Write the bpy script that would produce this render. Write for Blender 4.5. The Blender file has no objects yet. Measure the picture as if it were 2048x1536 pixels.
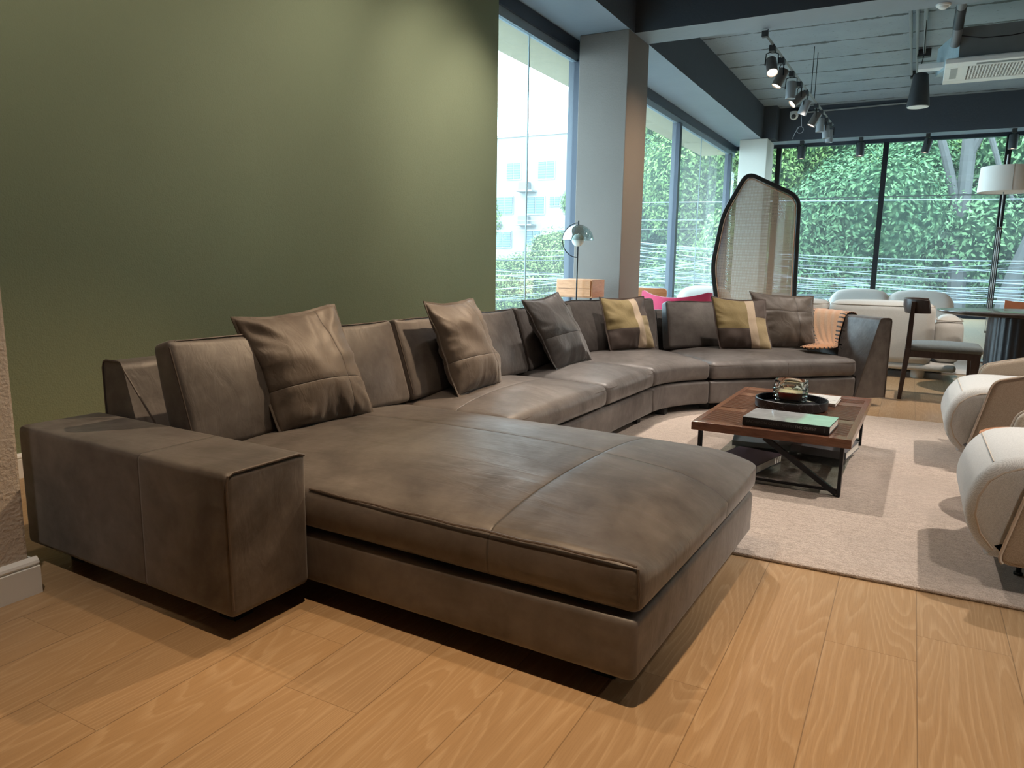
import bpy, bmesh, math, random
from math import sin, cos, pi, radians, sqrt
from mathutils import Vector, Matrix, noise

sc = bpy.context.scene
COL = sc.collection
random.seed(7)

# ------------------------------------------------------------------ camera
cam_d = bpy.data.cameras.new('camera')
cam = bpy.data.objects.new('camera', cam_d)
COL.objects.link(cam)
F, PITCH, ROLL, YAW, CH = 1470.18, 0.16728, 0.015337, -0.492703, 1.13
fw = Vector((sin(YAW) * cos(PITCH), cos(YAW) * cos(PITCH), -sin(PITCH)))
rt = Vector((cos(YAW), -sin(YAW), 0))
up = rt.cross(fw)
r2 = rt * cos(ROLL) + up * sin(ROLL)
u2 = -rt * sin(ROLL) + up * cos(ROLL)
cam.matrix_world = Matrix(((r2.x, u2.x, -fw.x, 0), (r2.y, u2.y, -fw.y, 0), (r2.z, u2.z, -fw.z, CH), (0, 0, 0, 1)))
cam_d.sensor_width = 36
cam_d.lens = 36 * F / 2048
cam_d.clip_start = 0.05
cam_d.clip_end = 400
sc.camera = cam

# ------------------------------------------------------------------ world and exposure
sc.view_settings.view_transform = 'Standard'
sc.view_settings.look = 'None'
sc.view_settings.exposure = 0.0
sc.view_settings.gamma = 1.0
sc.view_settings.use_curve_mapping = False
world = bpy.data.worlds.new('world')
sc.world = world
world.use_nodes = True
wn = world.node_tree
bg = wn.nodes['Background']
bg.inputs[0].default_value = (0.66, 0.85, 1.0, 1)
bg.inputs[1].default_value = 15.0
sc.cycles.use_denoising = True
sc.cycles.max_bounces = 7
sc.cycles.diffuse_bounces = 4
sc.cycles.transparent_max_bounces = 14
sc.cycles.sample_clamp_indirect = 6.0
sc.cycles.caustics_reflective = False
sc.cycles.caustics_refractive = False

def area(name, loc, direction, sx, sy, power, color):
    l = bpy.data.lights.new(name, 'AREA')
    l.shape = 'RECTANGLE'; l.size = sx; l.size_y = sy
    l.energy = power; l.color = color
    o = bpy.data.objects.new(name, l); COL.objects.link(o)
    o.location = loc
    o.rotation_euler = Vector(direction).to_track_quat('-Z', 'Z').to_euler()
    return o
# daylight portals at the two glazed sides (they only guide the sky light in)
for nm, loc, d, sx, sy in (('portal_far', (1.5, 19.35, 1.9), (0, -1, 0), 9.6, 3.8),
                           ('portal_left', (-4.3, 13.8, 1.9), (1, 0, 0), 8.4, 3.8),
                           ('portal_near_left', (-4.3, 8.0, 1.9), (1, 0, 0), 2.4, 3.8)):
    p = area(nm, loc, d, sx, sy, 1, (1, 1, 1))
    p.data.cycles.is_portal = True

WARM = (1.0, 0.73, 0.47)
NEUT = (1.0, 0.89, 0.78)
def spot(loc, target, power, angle, blend, color=WARM, size=0.035):
    l = bpy.data.lights.new('spot_beam', 'SPOT')
    l.energy = power; l.spot_size = radians(angle); l.spot_blend = blend
    l.color = color; l.shadow_soft_size = size
    o = bpy.data.objects.new('spot_beam', l); COL.objects.link(o)
    o.location = loc
    o.rotation_euler = (Vector(target) - Vector(loc)).to_track_quat('-Z', 'Y').to_euler()
    return o
# beams of ceiling spots, some added only as fill: (lamp position, aim, watts, cone, blend, colour)
BEAMS = [
    ((-1.55, 2.15, 3.78), (-1.4, 2.3, 0.4), 165, 56, 0.9, WARM),
    ((-0.65, 1.27, 3.78), (-0.5, 1.05, 0.0), 520, 60, 1.0, WARM),
    ((-2.0, 4.4, 3.78), (-2.2, 4.4, 0.5), 200, 60, 0.9, NEUT),
    ((-0.9, 4.8, 3.78), (-2.3, 2.7, 0.6), 620, 44, 0.9, WARM),
    ((-2.1, 5.9, 3.78), (-0.9, 4.4, 0.0), 560, 54, 0.8, NEUT),
    ((-0.6, 5.0, 3.78), (-1.6, 6.6, 0.5), 340, 60, 0.9, NEUT),
    ((1.6, 4.6, 3.78), (-0.1, 4.2, 0.0), 560, 58, 0.8, NEUT),
    ((1.2, 1.6, 3.78), (0.8, 2.7, 0.0), 200, 56, 0.9, NEUT),
    ((-2.2, 1.9, 3.78), (-3.9, 2.5, 1.9), 120, 100, 1.0, NEUT),  # wash spot added to brighten the green wall
    ((-2.2, 4.2, 3.78), (-3.9, 4.6, 1.6), 150, 100, 1.0, NEUT),  # second added wash on the green wall
    ((-2.5, 5.3, 3.78), (-3.9, 6.0, 2.0), 130, 84, 1.0, NEUT),  # added wash towards the green wall's far end
    ((-2.7, 6.2, 3.78), (-3.9, 6.5, 1.6), 110, 80, 1.0, NEUT),  # added to lift the green wall beside the window
    ((-0.6, 9.1, 3.78), (-3.34, 9.6, 1.8), 520, 56, 1.0, WARM),  # added to brighten the pillar's right face
    ((-1.2, 0.3, 3.78), (-2.5, 0.75, 1.0), 190, 38, 1.0, NEUT),  # added to brighten the near-left wall
    ((4.0, 2.0, 3.78), (4.0, 2.5, 0.0), 500, 120, 1.0, NEUT),  # added fill that bounces off the floor
    ((4.0, 7.0, 3.78), (3.0, 7.5, 0.0), 500, 120, 1.0, NEUT),  # another added bounce fill
    ((0.6, 7.4, 3.78), (0.3, 7.7, 0.0), 420, 90, 1.0, NEUT),  # added to lift the far floor
    ((-1.7, 13.0, 3.7), (-2.0, 12.5, 0.0), 500, 110, 1.0, NEUT),
]
for b in BEAMS:
    spot(*b)

# ------------------------------------------------------------------ node helpers
class NT:
    def __init__(s, name):
        s.m = bpy.data.materials.new(name); s.m.use_nodes = True
        s.t = s.m.node_tree; s.n = s.t.nodes; s.l = s.t.links
        s.b = s.n['Principled BSDF']; s.out = s.n['Material Output']
    def node(s, typ, **kw):
        x = s.n.new(typ)
        for k, v in kw.items(): setattr(x, k, v)
        return x
    def link(s, a, b): s.l.new(a, b)
    def setin(s, sock, v):
        if isinstance(v, (int, float, tuple, list)): sock.default_value = v
        else: s.l.new(v, sock)
    def math(s, op, a, b=0.0, c=None, clamp=False):
        x = s.node('ShaderNodeMath', operation=op); x.use_clamp = clamp
        s.setin(x.inputs[0], a); s.setin(x.inputs[1], b)
        if c is not None: s.setin(x.inputs[2], c)
        return x.outputs[0]
    def mix(s, f, a, b, blend='MIX'):
        x = s.node('ShaderNodeMix', data_type='RGBA', blend_type=blend)
        s.setin(x.inputs[0], f)
        s.setin(x.inputs[6], a if not isinstance(a, tuple) else (*a[:3], 1))
        s.setin(x.inputs[7], b if not isinstance(b, tuple) else (*b[:3], 1))
        return x.outputs[2]
    def coord(s, kind='Object'): return s.node('ShaderNodeTexCoord').outputs[kind]
    def mapping(s, vec, scale=(1, 1, 1), rot=(0, 0, 0), loc=(0, 0, 0)):
        x = s.node('ShaderNodeMapping'); s.link(vec, x.inputs[0])
        x.inputs['Scale'].default_value = scale; x.inputs['Rotation'].default_value = rot
        x.inputs['Location'].default_value = loc
        return x.outputs[0]
    def noise(s, vec, scale, detail=4, rough=0.5, dist=0.0):
        x = s.node('ShaderNodeTexNoise'); s.link(vec, x.inputs['Vector'])
        x.inputs['Scale'].default_value = scale; x.inputs['Detail'].default_value = detail
        x.inputs['Roughness'].default_value = rough; x.inputs['Distortion'].default_value = dist
        return x.outputs['Fac']
    def ramp(s, f, stops, interp='LINEAR'):
        x = s.node('ShaderNodeValToRGB'); x.color_ramp.interpolation = interp
        e = x.color_ramp.elements
        while len(e) < len(stops): e.new(0.5)
        for i, (p, c) in enumerate(stops):
            e[i].position = p
            e[i].color = (*c[:3], 1) if isinstance(c, (tuple, list)) else (c, c, c, 1)
        s.setin(x.inputs[0], f)
        return x.outputs[0]
    def bump(s, h, strength=0.3, dist=0.01, normal=None):
        x = s.node('ShaderNodeBump'); s.setin(x.inputs['Height'], h)
        x.inputs['Strength'].default_value = strength; x.inputs['Distance'].default_value = dist
        if normal is not None: s.link(normal, x.inputs['Normal'])
        return x.outputs[0]
    def sep(s, vec):
        x = s.node('ShaderNodeSeparateXYZ'); s.link(vec, x.inputs[0]); return x.outputs
    def comb(s, x_, y_, z_):
        x = s.node('ShaderNodeCombineXYZ')
        for i, v in enumerate((x_, y_, z_)): s.setin(x.inputs[i], v)
        return x.outputs[0]
    def done(s, color=None, rough=0.5, metal=0.0, normal=None, **kw):
        if color is not None: s.setin(s.b.inputs['Base Color'], (*color[:3], 1) if isinstance(color, tuple) else color)
        s.setin(s.b.inputs['Roughness'], rough); s.b.inputs['Metallic'].default_value = metal
        if normal is not None: s.link(normal, s.b.inputs['Normal'])
        for k, v in kw.items(): s.setin(s.b.inputs[k], v)
        return s.m

def plain(name, col, rough=0.5, metal=0.0, var=0.12, scale=6.0, bump=0.0, bscale=80, **kw):
    t = NT(name); c = t.coord()
    n = t.noise(c, scale, 4)
    lo = tuple(max(0, v * (1 - var)) for v in col); hi = tuple(min(1, v * (1 + var)) for v in col)
    cc = t.mix(n, lo, hi)
    nm = t.bump(t.noise(c, bscale, 3), bump, 0.003) if bump else None
    return t.done(cc, rough, metal, nm, **kw)

def leather(name, base=(0.057, 0.045, 0.040), hi=(0.158, 0.138, 0.128), seams=(), coord='Object', rough=0.5, patches=None, wr=1.0):
    t = NT(name); c = t.coord('Object')
    big = t.noise(c, 2.6, 5, 0.6, 0.6)
    small = t.noise(c, 11, 5, 0.6, 0.3)
    f = t.math('ADD', t.math('MULTIPLY', big, 0.7), t.math('MULTIPLY', small, 0.3))
    f = t.ramp(f, [(0.38, 0.0), (0.66, 1.0)])
    col = t.mix(f, base, hi)
    fine = t.noise(c, 420, 2)
    wr1 = t.noise(t.mapping(c, (1.6, 5.5, 3)), 3.2, 3, 0.5, 0.8)
    h = t.math('ADD', t.math('MULTIPLY', fine, 0.02), t.math('MULTIPLY', wr1, 0.55 * wr))
    sx = None
    sp = t.sep(t.coord(coord))
    for ax, val, w in seams:
        d = t.math('ABSOLUTE', t.math('SUBTRACT', sp[ax], val))
        m = t.math('SUBTRACT', 1.0, t.math('DIVIDE', d, w), clamp=True)
        sx = m if sx is None else t.math('MAXIMUM', sx, m)
        pk = t.math('POWER', t.math('SUBTRACT', 1.0, t.math('DIVIDE', d, w * 9), clamp=True), 2.0)
        h = t.math('SUBTRACT', h, t.math('MULTIPLY', pk, 0.6))
    if patches: col = patches(t, sp, col)
    if sx is not None:
        col = t.mix(t.math('MULTIPLY', sx, 0.75), col, (0.018, 0.014, 0.012))
        h = t.math('SUBTRACT', h, t.math('MULTIPLY', sx, 0.35))
    nm = t.bump(h, 0.45, 0.012)
    ro = t.ramp(f, [(0.0, rough + 0.08), (1.0, rough - 0.06)])
    return t.done(col, ro, 0, nm, **{'Sheen Weight': 0.25, 'Sheen Roughness': 0.4, 'Specular IOR Level': 0.6})

# ------------------------------------------------------------------ mesh builder
class MB:
    def __init__(s): s.v = []; s.f = []; s.uv = None; s.mi = []; s.cur = 0
    def add(s, vs, fs):
        o = len(s.v); s.v += [tuple(v) for v in vs]; s.f += [tuple(i + o for i in f) for f in fs]
        s.mi += [s.cur] * len(fs)
    def box(s, x0, x1, y0, y1, z0, z1):
        s.add([(x0, y0, z0), (x1, y0, z0), (x1, y1, z0), (x0, y1, z0), (x0, y0, z1), (x1, y0, z1), (x1, y1, z1), (x0, y1, z1)],
              [(3, 2, 1, 0), (4, 5, 6, 7), (0, 1, 5, 4), (1, 2, 6, 5), (2, 3, 7, 6), (3, 0, 4, 7)])
        return s
    def prism(s, poly, z0, z1, fn=lambda x, y, z: (x, y, z)):
        n = len(poly)
        s.add([fn(x, y, z0) for x, y in poly] + [fn(x, y, z1) for x, y in poly],
              [tuple(range(n - 1, -1, -1)), tuple(range(n, 2 * n))] + [(i, (i + 1) % n, n + (i + 1) % n, n + i) for i in range(n)])
        return s
    def tube(s, path, r, n=8, closed=False, caps=True):
        P = [Vector(p) for p in path]; m = len(P); rr = r if isinstance(r, (list, tuple)) else [r] * m
        vs = []; prev = None
        for i, p in enumerate(P):
            if closed: d = P[(i + 1) % m] - P[i - 1]
            else: d = P[min(i + 1, m - 1)] - P[max(i - 1, 0)]
            d.normalize()
            if prev is None:
                a = Vector((0, 0, 1)) if abs(d.z) < 0.9 else Vector((1, 0, 0))
                x = d.cross(a).normalized()
            else:
                x = (prev - d * prev.dot(d))
                x = x.normalized() if x.length > 1e-6 else d.orthogonal().normalized()
            prev = x; y = d.cross(x)
            for k in range(n):
                t = 2 * pi * k / n; vs.append(p + (x * cos(t) + y * sin(t)) * rr[i])
        fs = []
        for i in range(m if closed else m - 1):
            for k in range(n):
                a = i * n + k; b = i * n + (k + 1) % n; c = ((i + 1) % m) * n + (k + 1) % n; d_ = ((i + 1) % m) * n + k
                fs.append((a, d_, c, b))
        if caps and not closed: fs += [tuple(range(n)), tuple(range((m - 1) * n + n - 1, (m - 1) * n - 1, -1))]
        s.add(vs, fs); return s
    def lathe(s, prof, cx=0, cy=0, n=32, M=None, closed=False, sy=1.0, power=2.0):
        vs = []
        for r, z in prof:
            for k in range(n):
                t = 2 * pi * k / n
                cx_, sy_ = cos(t), sin(t)
                if power != 2.0:
                    q = (abs(cx_) ** power + abs(sy_) ** power) ** (-1 / power); cx_ *= q; sy_ *= q
                p = Vector((r * cx_, r * sy_ * sy, z))
                if M is not None: p = M @ p
                else: p += Vector((cx, cy, 0))
                vs.append(p)
        fs = []; m = len(prof)
        for i in range(m if closed else m - 1):
            j = (i + 1) % m
            for k in range(n): fs.append((i * n + k, i * n + (k + 1) % n, j * n + (k + 1) % n, j * n + k))
        if not closed:
            if prof[0][0] > 1e-5: fs.append(tuple(range(n - 1, -1, -1)))
            if prof[-1][0] > 1e-5: fs.append(tuple(range((m - 1) * n, m * n)))
        s.add(vs, fs); return s
    def soft(s, x0, x1, y0, y1, z0, z1, r=0.03, crown=0.0, side=0.0, k=4, n=(14, 14), fn=None, cb=0.0, pw=2.6):
        """box with rounded edges, optional crowned top and bulged sides"""
        hx, hy, hz = (x1 - x0) / 2, (y1 - y0) / 2, (z1 - z0) / 2
        r = min(r, hx, hy, hz) * 0.999
        def ax(h, n_):
            e = [h - r + r * sin(pi / 2 * (i + 1) / k) for i in range(k)]
            c = [-(h - r) + 2 * (h - r) * i / n_ for i in range(n_ + 1)]
            return [-q for q in reversed(e)] + c + e
        X, Y, Z = ax(hx, n[0]), ax(hy, n[1]), ax(hz, 3)
        idx = {}; vs = []; fs = []
        def vert(i, j, l):
            key = (i, j, l)
            if key in idx: return idx[key]
            p = Vector((X[i], Y[j], Z[l]))
            c = Vector((max(-(hx - r), min(hx - r, p.x)), max(-(hy - r), min(hy - r, p.y)), max(-(hz - r), min(hz - r, p.z))))
            d = p - c
            if d.length > 1e-9: p = c + d.normalized() * r
            wx, wy = 1 - abs(p.x / hx) ** pw, 1 - abs(p.y / hy) ** pw; wz = p.z / hz
            wz2 = max(0, 1 - wz * wz)
            if wz > 0: p.z += crown * wx * wy * wz
            else: p.z += cb * wx * wy * wz
            if side:
                if abs(p.x / hx) > 0.5: p.x += math.copysign(side * wy * wz2, p.x)
                if abs(p.y / hy) > 0.5: p.y += math.copysign(side * wx * wz2, p.y)
            p += Vector(((x0 + x1) / 2, (y0 + y1) / 2, (z0 + z1) / 2))
            if fn: p = Vector(fn(*p))
            idx[key] = len(vs); vs.append(p); return idx[key]
        nx, ny, nz = len(X) - 1, len(Y) - 1, len(Z) - 1
        for i in range(nx):
            for j in range(ny):
                fs.append((vert(i, j, 0), vert(i, j + 1, 0), vert(i + 1, j + 1, 0), vert(i + 1, j, 0)))
                fs.append((vert(i, j, nz), vert(i + 1, j, nz), vert(i + 1, j + 1, nz), vert(i, j + 1, nz)))
        for i in range(nx):
            for l in range(nz):
                fs.append((vert(i, 0, l), vert(i + 1, 0, l), vert(i + 1, 0, l + 1), vert(i, 0, l + 1)))
                fs.append((vert(i, ny, l), vert(i, ny, l + 1), vert(i + 1, ny, l + 1), vert(i + 1, ny, l)))
        for j in range(ny):
            for l in range(nz):
                fs.append((vert(0, j, l), vert(0, j, l + 1), vert(0, j + 1, l + 1), vert(0, j + 1, l)))
                fs.append((vert(nx, j, l), vert(nx, j + 1, l), vert(nx, j + 1, l + 1), vert(nx, j, l + 1)))
        s.add(vs, fs); return s

def root(name, loc, label=None, cat=None, group=None, rz=0.0, kind=None):
    o = bpy.data.objects.new(name, None); COL.objects.link(o)
    o.empty_display_size = 0.1
    o.location = loc; o.rotation_euler = (0, 0, rz)
    tag(o, label, cat, group, kind)
    o['_m'] = 0
    return o
def tag(o, label=None, cat=None, group=None, kind=None):
    if label: o['label'] = label
    if cat: o['category'] = cat
    if group: o['group'] = group
    if kind: o['kind'] = kind
    return o
ROOTM = {}
def rmat(o):
    m = Matrix.Translation(o.location) @ o.rotation_euler.to_matrix().to_4x4()
    return rmat(o.parent) @ m if o.parent else m
def obj(name, mb, mat, parent=None, smooth=True, loc=None, bevel=0.0, label=None, angle=35, seg=2, local=False):
    """mb vertices are in world coordinates unless local"""
    me = bpy.data.meshes.new(name)
    o = bpy.data.objects.new(name, me); COL.objects.link(o)
    if parent is not None:
        o.parent = parent; M = rmat(parent).inverted()
    else:
        if loc is None:
            xs = [v[0] for v in mb.v]; ys = [v[1] for v in mb.v]; zs = [v[2] for v in mb.v]
            loc = ((min(xs) + max(xs)) / 2, (min(ys) + max(ys)) / 2, min(zs))
        o.location = loc; M = Matrix.Translation(loc).inverted()
    vs = mb.v if local else [M @ Vector(v) for v in mb.v]
    me.from_pydata([tuple(v) for v in vs], [], mb.f)
    if mb.uv:
        ul = me.uv_layers.new(name='uv')
        for lp in me.loops: ul.data[lp.index].uv = mb.uv[lp.vertex_index]
    if isinstance(mat, (list, tuple)):
        for m in mat: me.materials.append(m)
        me.polygons.foreach_set('material_index', mb.mi)
    elif mat: me.materials.append(mat)
    bm = bmesh.new(); bm.from_mesh(me)
    bmesh.ops.recalc_face_normals(bm, faces=bm.faces)
    bm.to_mesh(me); bm.free()
    if smooth:
        me.polygons.foreach_set('use_smooth', [True] * len(me.polygons))
        try: me.set_sharp_from_angle(angle=radians(angle))
        except Exception: pass
    if bevel:
        b = o.modifiers.new('bevel', 'BEVEL'); b.width = bevel; b.segments = seg; b.limit_method = 'ANGLE'; b.angle_limit = radians(40)
    if label: o['label'] = label
    me.update()
    return o
def struct(name, mb, mat, **kw):
    o = obj(name, mb, mat, **kw); o['kind'] = 'structure'; return o
def copy_tree(o, parent=None):
    c = o.copy(); COL.objects.link(c)
    if parent is not None: c.parent = parent
    for ch in [x for x in o.children]: copy_tree(ch, c)
    return c

# ------------------------------------------------------------------ materials
M = {}
M['leather'] = leather('sofa_nubuck')
M['leather_dark'] = leather('sofa_nubuck_side', seams=[])
M['black_metal'] = plain('black_metal', (0.012, 0.012, 0.014), 0.45, 0.6, bump=0.05)
M['black_plastic'] = plain('black_plastic', (0.015, 0.016, 0.018), 0.55)
M['dark_grey'] = plain('dark_grey_metal', (0.045, 0.05, 0.055), 0.45, 0.2)
M['mid_grey'] = plain('mid_grey_metal', (0.2, 0.21, 0.22), 0.5, 0.1)
M['white_paint'] = plain('white_gloss_paint', (0.72, 0.71, 0.68), 0.4, var=0.03)
M['white_plastic'] = plain('white_plastic', (0.78, 0.79, 0.77), 0.45, var=0.03)
M['dark_slot'] = plain('dark_slot', (0.03, 0.03, 0.035), 0.8)
M['galv'] = plain('galvanised_sheet', (0.36, 0.46, 0.5), 0.5, 0.1, var=0.2, scale=12)
M['lens'] = NT('lamp_lens_lit').done((0.9, 0.8, 0.7), 0.4, **{'Emission Color': (1, 0.8, 0.6, 1), 'Emission Strength': 9.0})
M['lens_off'] = plain('lamp_lens_off', (0.5, 0.48, 0.45), 0.2)

def wall_mat(name, col, bump=0.5, scale=130, var=0.08, rough=0.85):
    t = NT(name); c = t.coord()
    n = t.noise(c, 1.3, 4, 0.5)
    cc = t.mix(n, tuple(v * (1 - var) for v in col), tuple(v * (1 + var) for v in col))
    h = t.math('ADD', t.noise(c, scale, 4, 0.55), t.math('MULTIPLY', t.noise(c, scale * 0.35, 2), 0.6))
    return t.done(cc, rough, 0, t.bump(h, bump, 0.006))
M['green_wall'] = wall_mat('green_stucco', (0.205, 0.235, 0.14), 0.55, 110)
M['beige_wall'] = wall_mat('beige_stucco', (0.50, 0.425, 0.345), 0.8, 90)
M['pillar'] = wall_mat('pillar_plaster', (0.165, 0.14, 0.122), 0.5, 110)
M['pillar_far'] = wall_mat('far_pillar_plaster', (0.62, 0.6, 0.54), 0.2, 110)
M['dark_beam'] = wall_mat('shade_painted_concrete', (0.042, 0.051, 0.066), 0.5, 30)  # unlit beam faces: shade put into the colour

def concrete():
    t = NT('painted_board_marked_concrete'); c = t.coord('Generated'); c = t.coord('Object')
    sp = t.sep(c)
    # board joints run along X every 0.62 m, cracked and uneven
    wob = t.math('MULTIPLY', t.math('SUBTRACT', t.noise(t.mapping(c, (0.7, 3, 1)), 2.5, 4, 0.6), 0.5), 0.12)
    yy = t.math('DIVIDE', t.math('ADD', sp[1], wob), 0.98)
    d = t.math('ABSOLUTE', t.math('SUBTRACT', t.math('FRACT', yy), 0.5))
    brk = t.noise(t.mapping(c, (2.2, 0.6, 1)), 2.0, 3, 0.6)
    wdt = t.math('MULTIPLY', t.math('SUBTRACT', brk, 0.30), 0.16, clamp=True)
    line = t.math('LESS_THAN', d, wdt)
    pit = t.noise(t.mapping(c, (3.5, 14, 1)), 3.0, 4, 0.6)
    pits = t.math('GREATER_THAN', pit, 0.665)
    dark = t.math('MAXIMUM', line, pits)
    n = t.noise(c, 1.6, 5, 0.6)
    col = t.mix(n, (0.18, 0.21, 0.24), (0.28, 0.32, 0.355))
    col = t.mix(dark, col, (0.035, 0.04, 0.045))
    h = t.math('SUBTRACT', t.noise(c, 18, 5, 0.6), dark)
    return t.done(col, 0.55, 0, t.bump(h, 0.5, 0.01))
M['concrete'] = concrete()
M['soffit'] = wall_mat('grey_painted_soffit', (0.21, 0.245, 0.28), 0.4, 12, 0.12, 0.5)

def oak_floor():
    t = NT('oak_plank_floor')
    a1 = t.node('ShaderNodeAttribute', attribute_name='pl')      # plank: local x, local y, random
    sp = t.sep(a1.outputs['Vector'])
    a2 = t.node('ShaderNodeAttribute', attribute_name='pe')      # edge distances
    rnd = sp[2]
    # cathedral grain: contour lines of a stretched noise field
    cc = t.comb(t.math('MULTIPLY', sp[0], 5.0), t.math('MULTIPLY', sp[1], 0.62), t.math('MULTIPLY', rnd, 37.0))
    fld = t.noise(cc, 1.15, 1.5, 0.4, 0.25)
    jag = t.noise(t.comb(t.math('MULTIPLY', sp[0], 90.0), t.math('MULTIPLY', sp[1], 8.0), rnd), 1.0, 2, 0.6)
    ph = t.math('ADD', t.math('MULTIPLY', fld, 25.0), t.math('MULTIPLY', jag, 0.32))
    fr = t.math('FRACT', ph)
    ring = t.ramp(fr, [(0.0, 0.0), (0.55, 0.1), (0.9, 1.0), (1.0, 0.0)])
    pore = t.noise(t.comb(t.math('MULTIPLY', sp[0], 260.0), t.math('MULTIPLY', sp[1], 7.0), rnd), 1.0, 3, 0.7)
    tone = t.noise(t.comb(t.math('MULTIPLY', sp[0], 3.0), t.math('MULTIPLY', sp[1], 0.8), t.math('MULTIPLY', rnd, 11.0)), 1.0, 3)
    col = t.mix(tone, (0.33, 0.205, 0.102), (0.42, 0.27, 0.143))
    col = t.mix(t.math('MULTIPLY', rnd, 0.35), col, (0.28, 0.19, 0.115))
    col = t.mix(t.math('MULTIPLY', ring, 0.27), col, (0.60, 0.45, 0.29))
    dk = t.ramp(pore, [(0.40, 1.0), (0.56, 0.0)])
    col = t.mix(t.math('MULTIPLY', dk, 0.24), col, (0.23, 0.14, 0.07))
    e = t.sep(a2.outputs['Vector'])
    de = t.math('MINIMUM', t.math('MINIMUM', e[0], t.math('SUBTRACT', e[2], e[0])), e[1])
    gro = t.math('SUBTRACT', 1.0, t.math('DIVIDE', de, 0.0022), clamp=True)
    col = t.mix(t.math('MULTIPLY', gro, 0.7), col, (0.10, 0.06, 0.03))
    h = t.math('SUBTRACT', t.math('MULTIPLY', pore, 0.12), t.math('ADD', gro, t.math('MULTIPLY', ring, 0.05)))
    ro = t.ramp(pore, [(0.0, 0.42), (1.0, 0.3)])
    return t.done(col, ro, 0, t.bump(h, 0.35, 0.002), **{'Specular IOR Level': 0.4})
M['floor'] = oak_floor()

def glass_pane(name, tint=(0.93, 0.985, 0.98), refl=0.05, haze=0.0):
    t = NT(name)
    tr = t.node('ShaderNodeBsdfTransparent'); tr.inputs[0].default_value = (*tint, 1)
    gl = t.node('ShaderNodeBsdfGlossy'); gl.inputs['Roughness'].default_value = 0.02
    lw = t.node('ShaderNodeLayerWeight'); lw.inputs[0].default_value = 0.5
    mx = t.node('ShaderNodeMixShader')
    t.link(t.math('ADD', t.math('MULTIPLY', t.math('POWER', lw.outputs['Facing'], 4.0), 0.22), refl), mx.inputs[0])
    t.link(tr.outputs[0], mx.inputs[1]); t.link(gl.outputs[0], mx.inputs[2])
    if haze:  # pale haze over the view, mixed into the glass
        tl = t.node('ShaderNodeBsdfTranslucent'); tl.inputs[0].default_value = (0.9, 1, 1, 1)
        m2 = t.node('ShaderNodeMixShader'); m2.inputs[0].default_value = haze
        t.link(mx.outputs[0], m2.inputs[1]); t.link(tl.outputs[0], m2.inputs[2]); mx = m2
    t.link(mx.outputs[0], t.out.inputs[0])
    return t.m
M['pane'] = glass_pane('window_glass', haze=0.02)
M['shelf_glass'] = glass_pane('smoked_shelf_glass', (0.80, 0.85, 0.84), 0.14)
M['smoke_glass'] = glass_pane('smoked_dome_glass', (0.55, 0.6, 0.58), 0.25)
def real_glass(name, col):
    t = NT(name); return t.done(col, 0.03, 0, **{'Transmission Weight': 1.0, 'IOR': 1.46})
M['cut_glass'] = real_glass('cut_glass', (0.92, 0.95, 0.88))

# ------------------------------------------------------------------ floor of individual planks (one floor object)
def build_floor():
    PW = 0.248; X0 = 0.1125
    known = {0: 2.468, -3: 1.848, -6: 1.303, -8: 0.942}
    me = bpy.data.meshes.new('floor'); o = bpy.data.objects.new('floor', me); COL.objects.link(o)
    vs = []; fs = []; pl = []; pe = []
    rnd = random.Random(3)
    xmin, xmax, ymin, ymax = -4.4, 7.2, -3.2, 19.3
    i0 = int((xmin - X0) / PW) - 1; i1 = int((xmax - X0) / PW) + 1
    for i in range(i0, i1 + 1):
        L = 1.83
        off = known.get(i, (i * 0.735 + 0.2 * rnd.random()) % L + 2.9)
        k0 = int((ymin - off) / L) - 1
        y = off + k0 * L
        while y < ymax:
            xa, xb = max(xmin, X0 + i * PW), min(xmax, X0 + (i + 1) * PW)
            ya, yb = max(ymin, y), min(ymax, y + L)
            if xb > xa and yb > ya:
                r = rnd.random(); b = len(vs)
                for (px, py) in ((xa, ya), (xb, ya), (xb, yb), (xa, yb)):
                    vs.append((px, py, 0)); pl.append((px - (X0 + i * PW) - PW / 2 + (r - 0.5) * 0.2, py - y, r))
                fs.append((b, b + 1, b + 2, b + 3))
                pe.append([(xa - (X0 + i * PW), 0), (xb - (X0 + i * PW), 0)])
            y += L
    me.from_pydata(vs, [], fs)
    a = me.attributes.new('pl', 'FLOAT_VECTOR', 'POINT')
    a.data.foreach_set('vector', [c for v in pl for c in v])
    b = me.attributes.new('pe', 'FLOAT_VECTOR', 'POINT')
    dat = []
    for k in range(len(fs)):
        q = vs[4 * k:4 * k + 4]
        # edge x distance (linear), end distance (linear, long planks: 0 at near end)
        for j, v in enumerate(q):
            dat += [v[0] - q[0][0], v[1] - q[0][1], q[1][0] - q[0][0]]
    b.data.foreach_set('vector', dat)
    me.materials.append(M['floor']); o['kind'] = 'structure'
    return o
build_floor()

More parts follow.
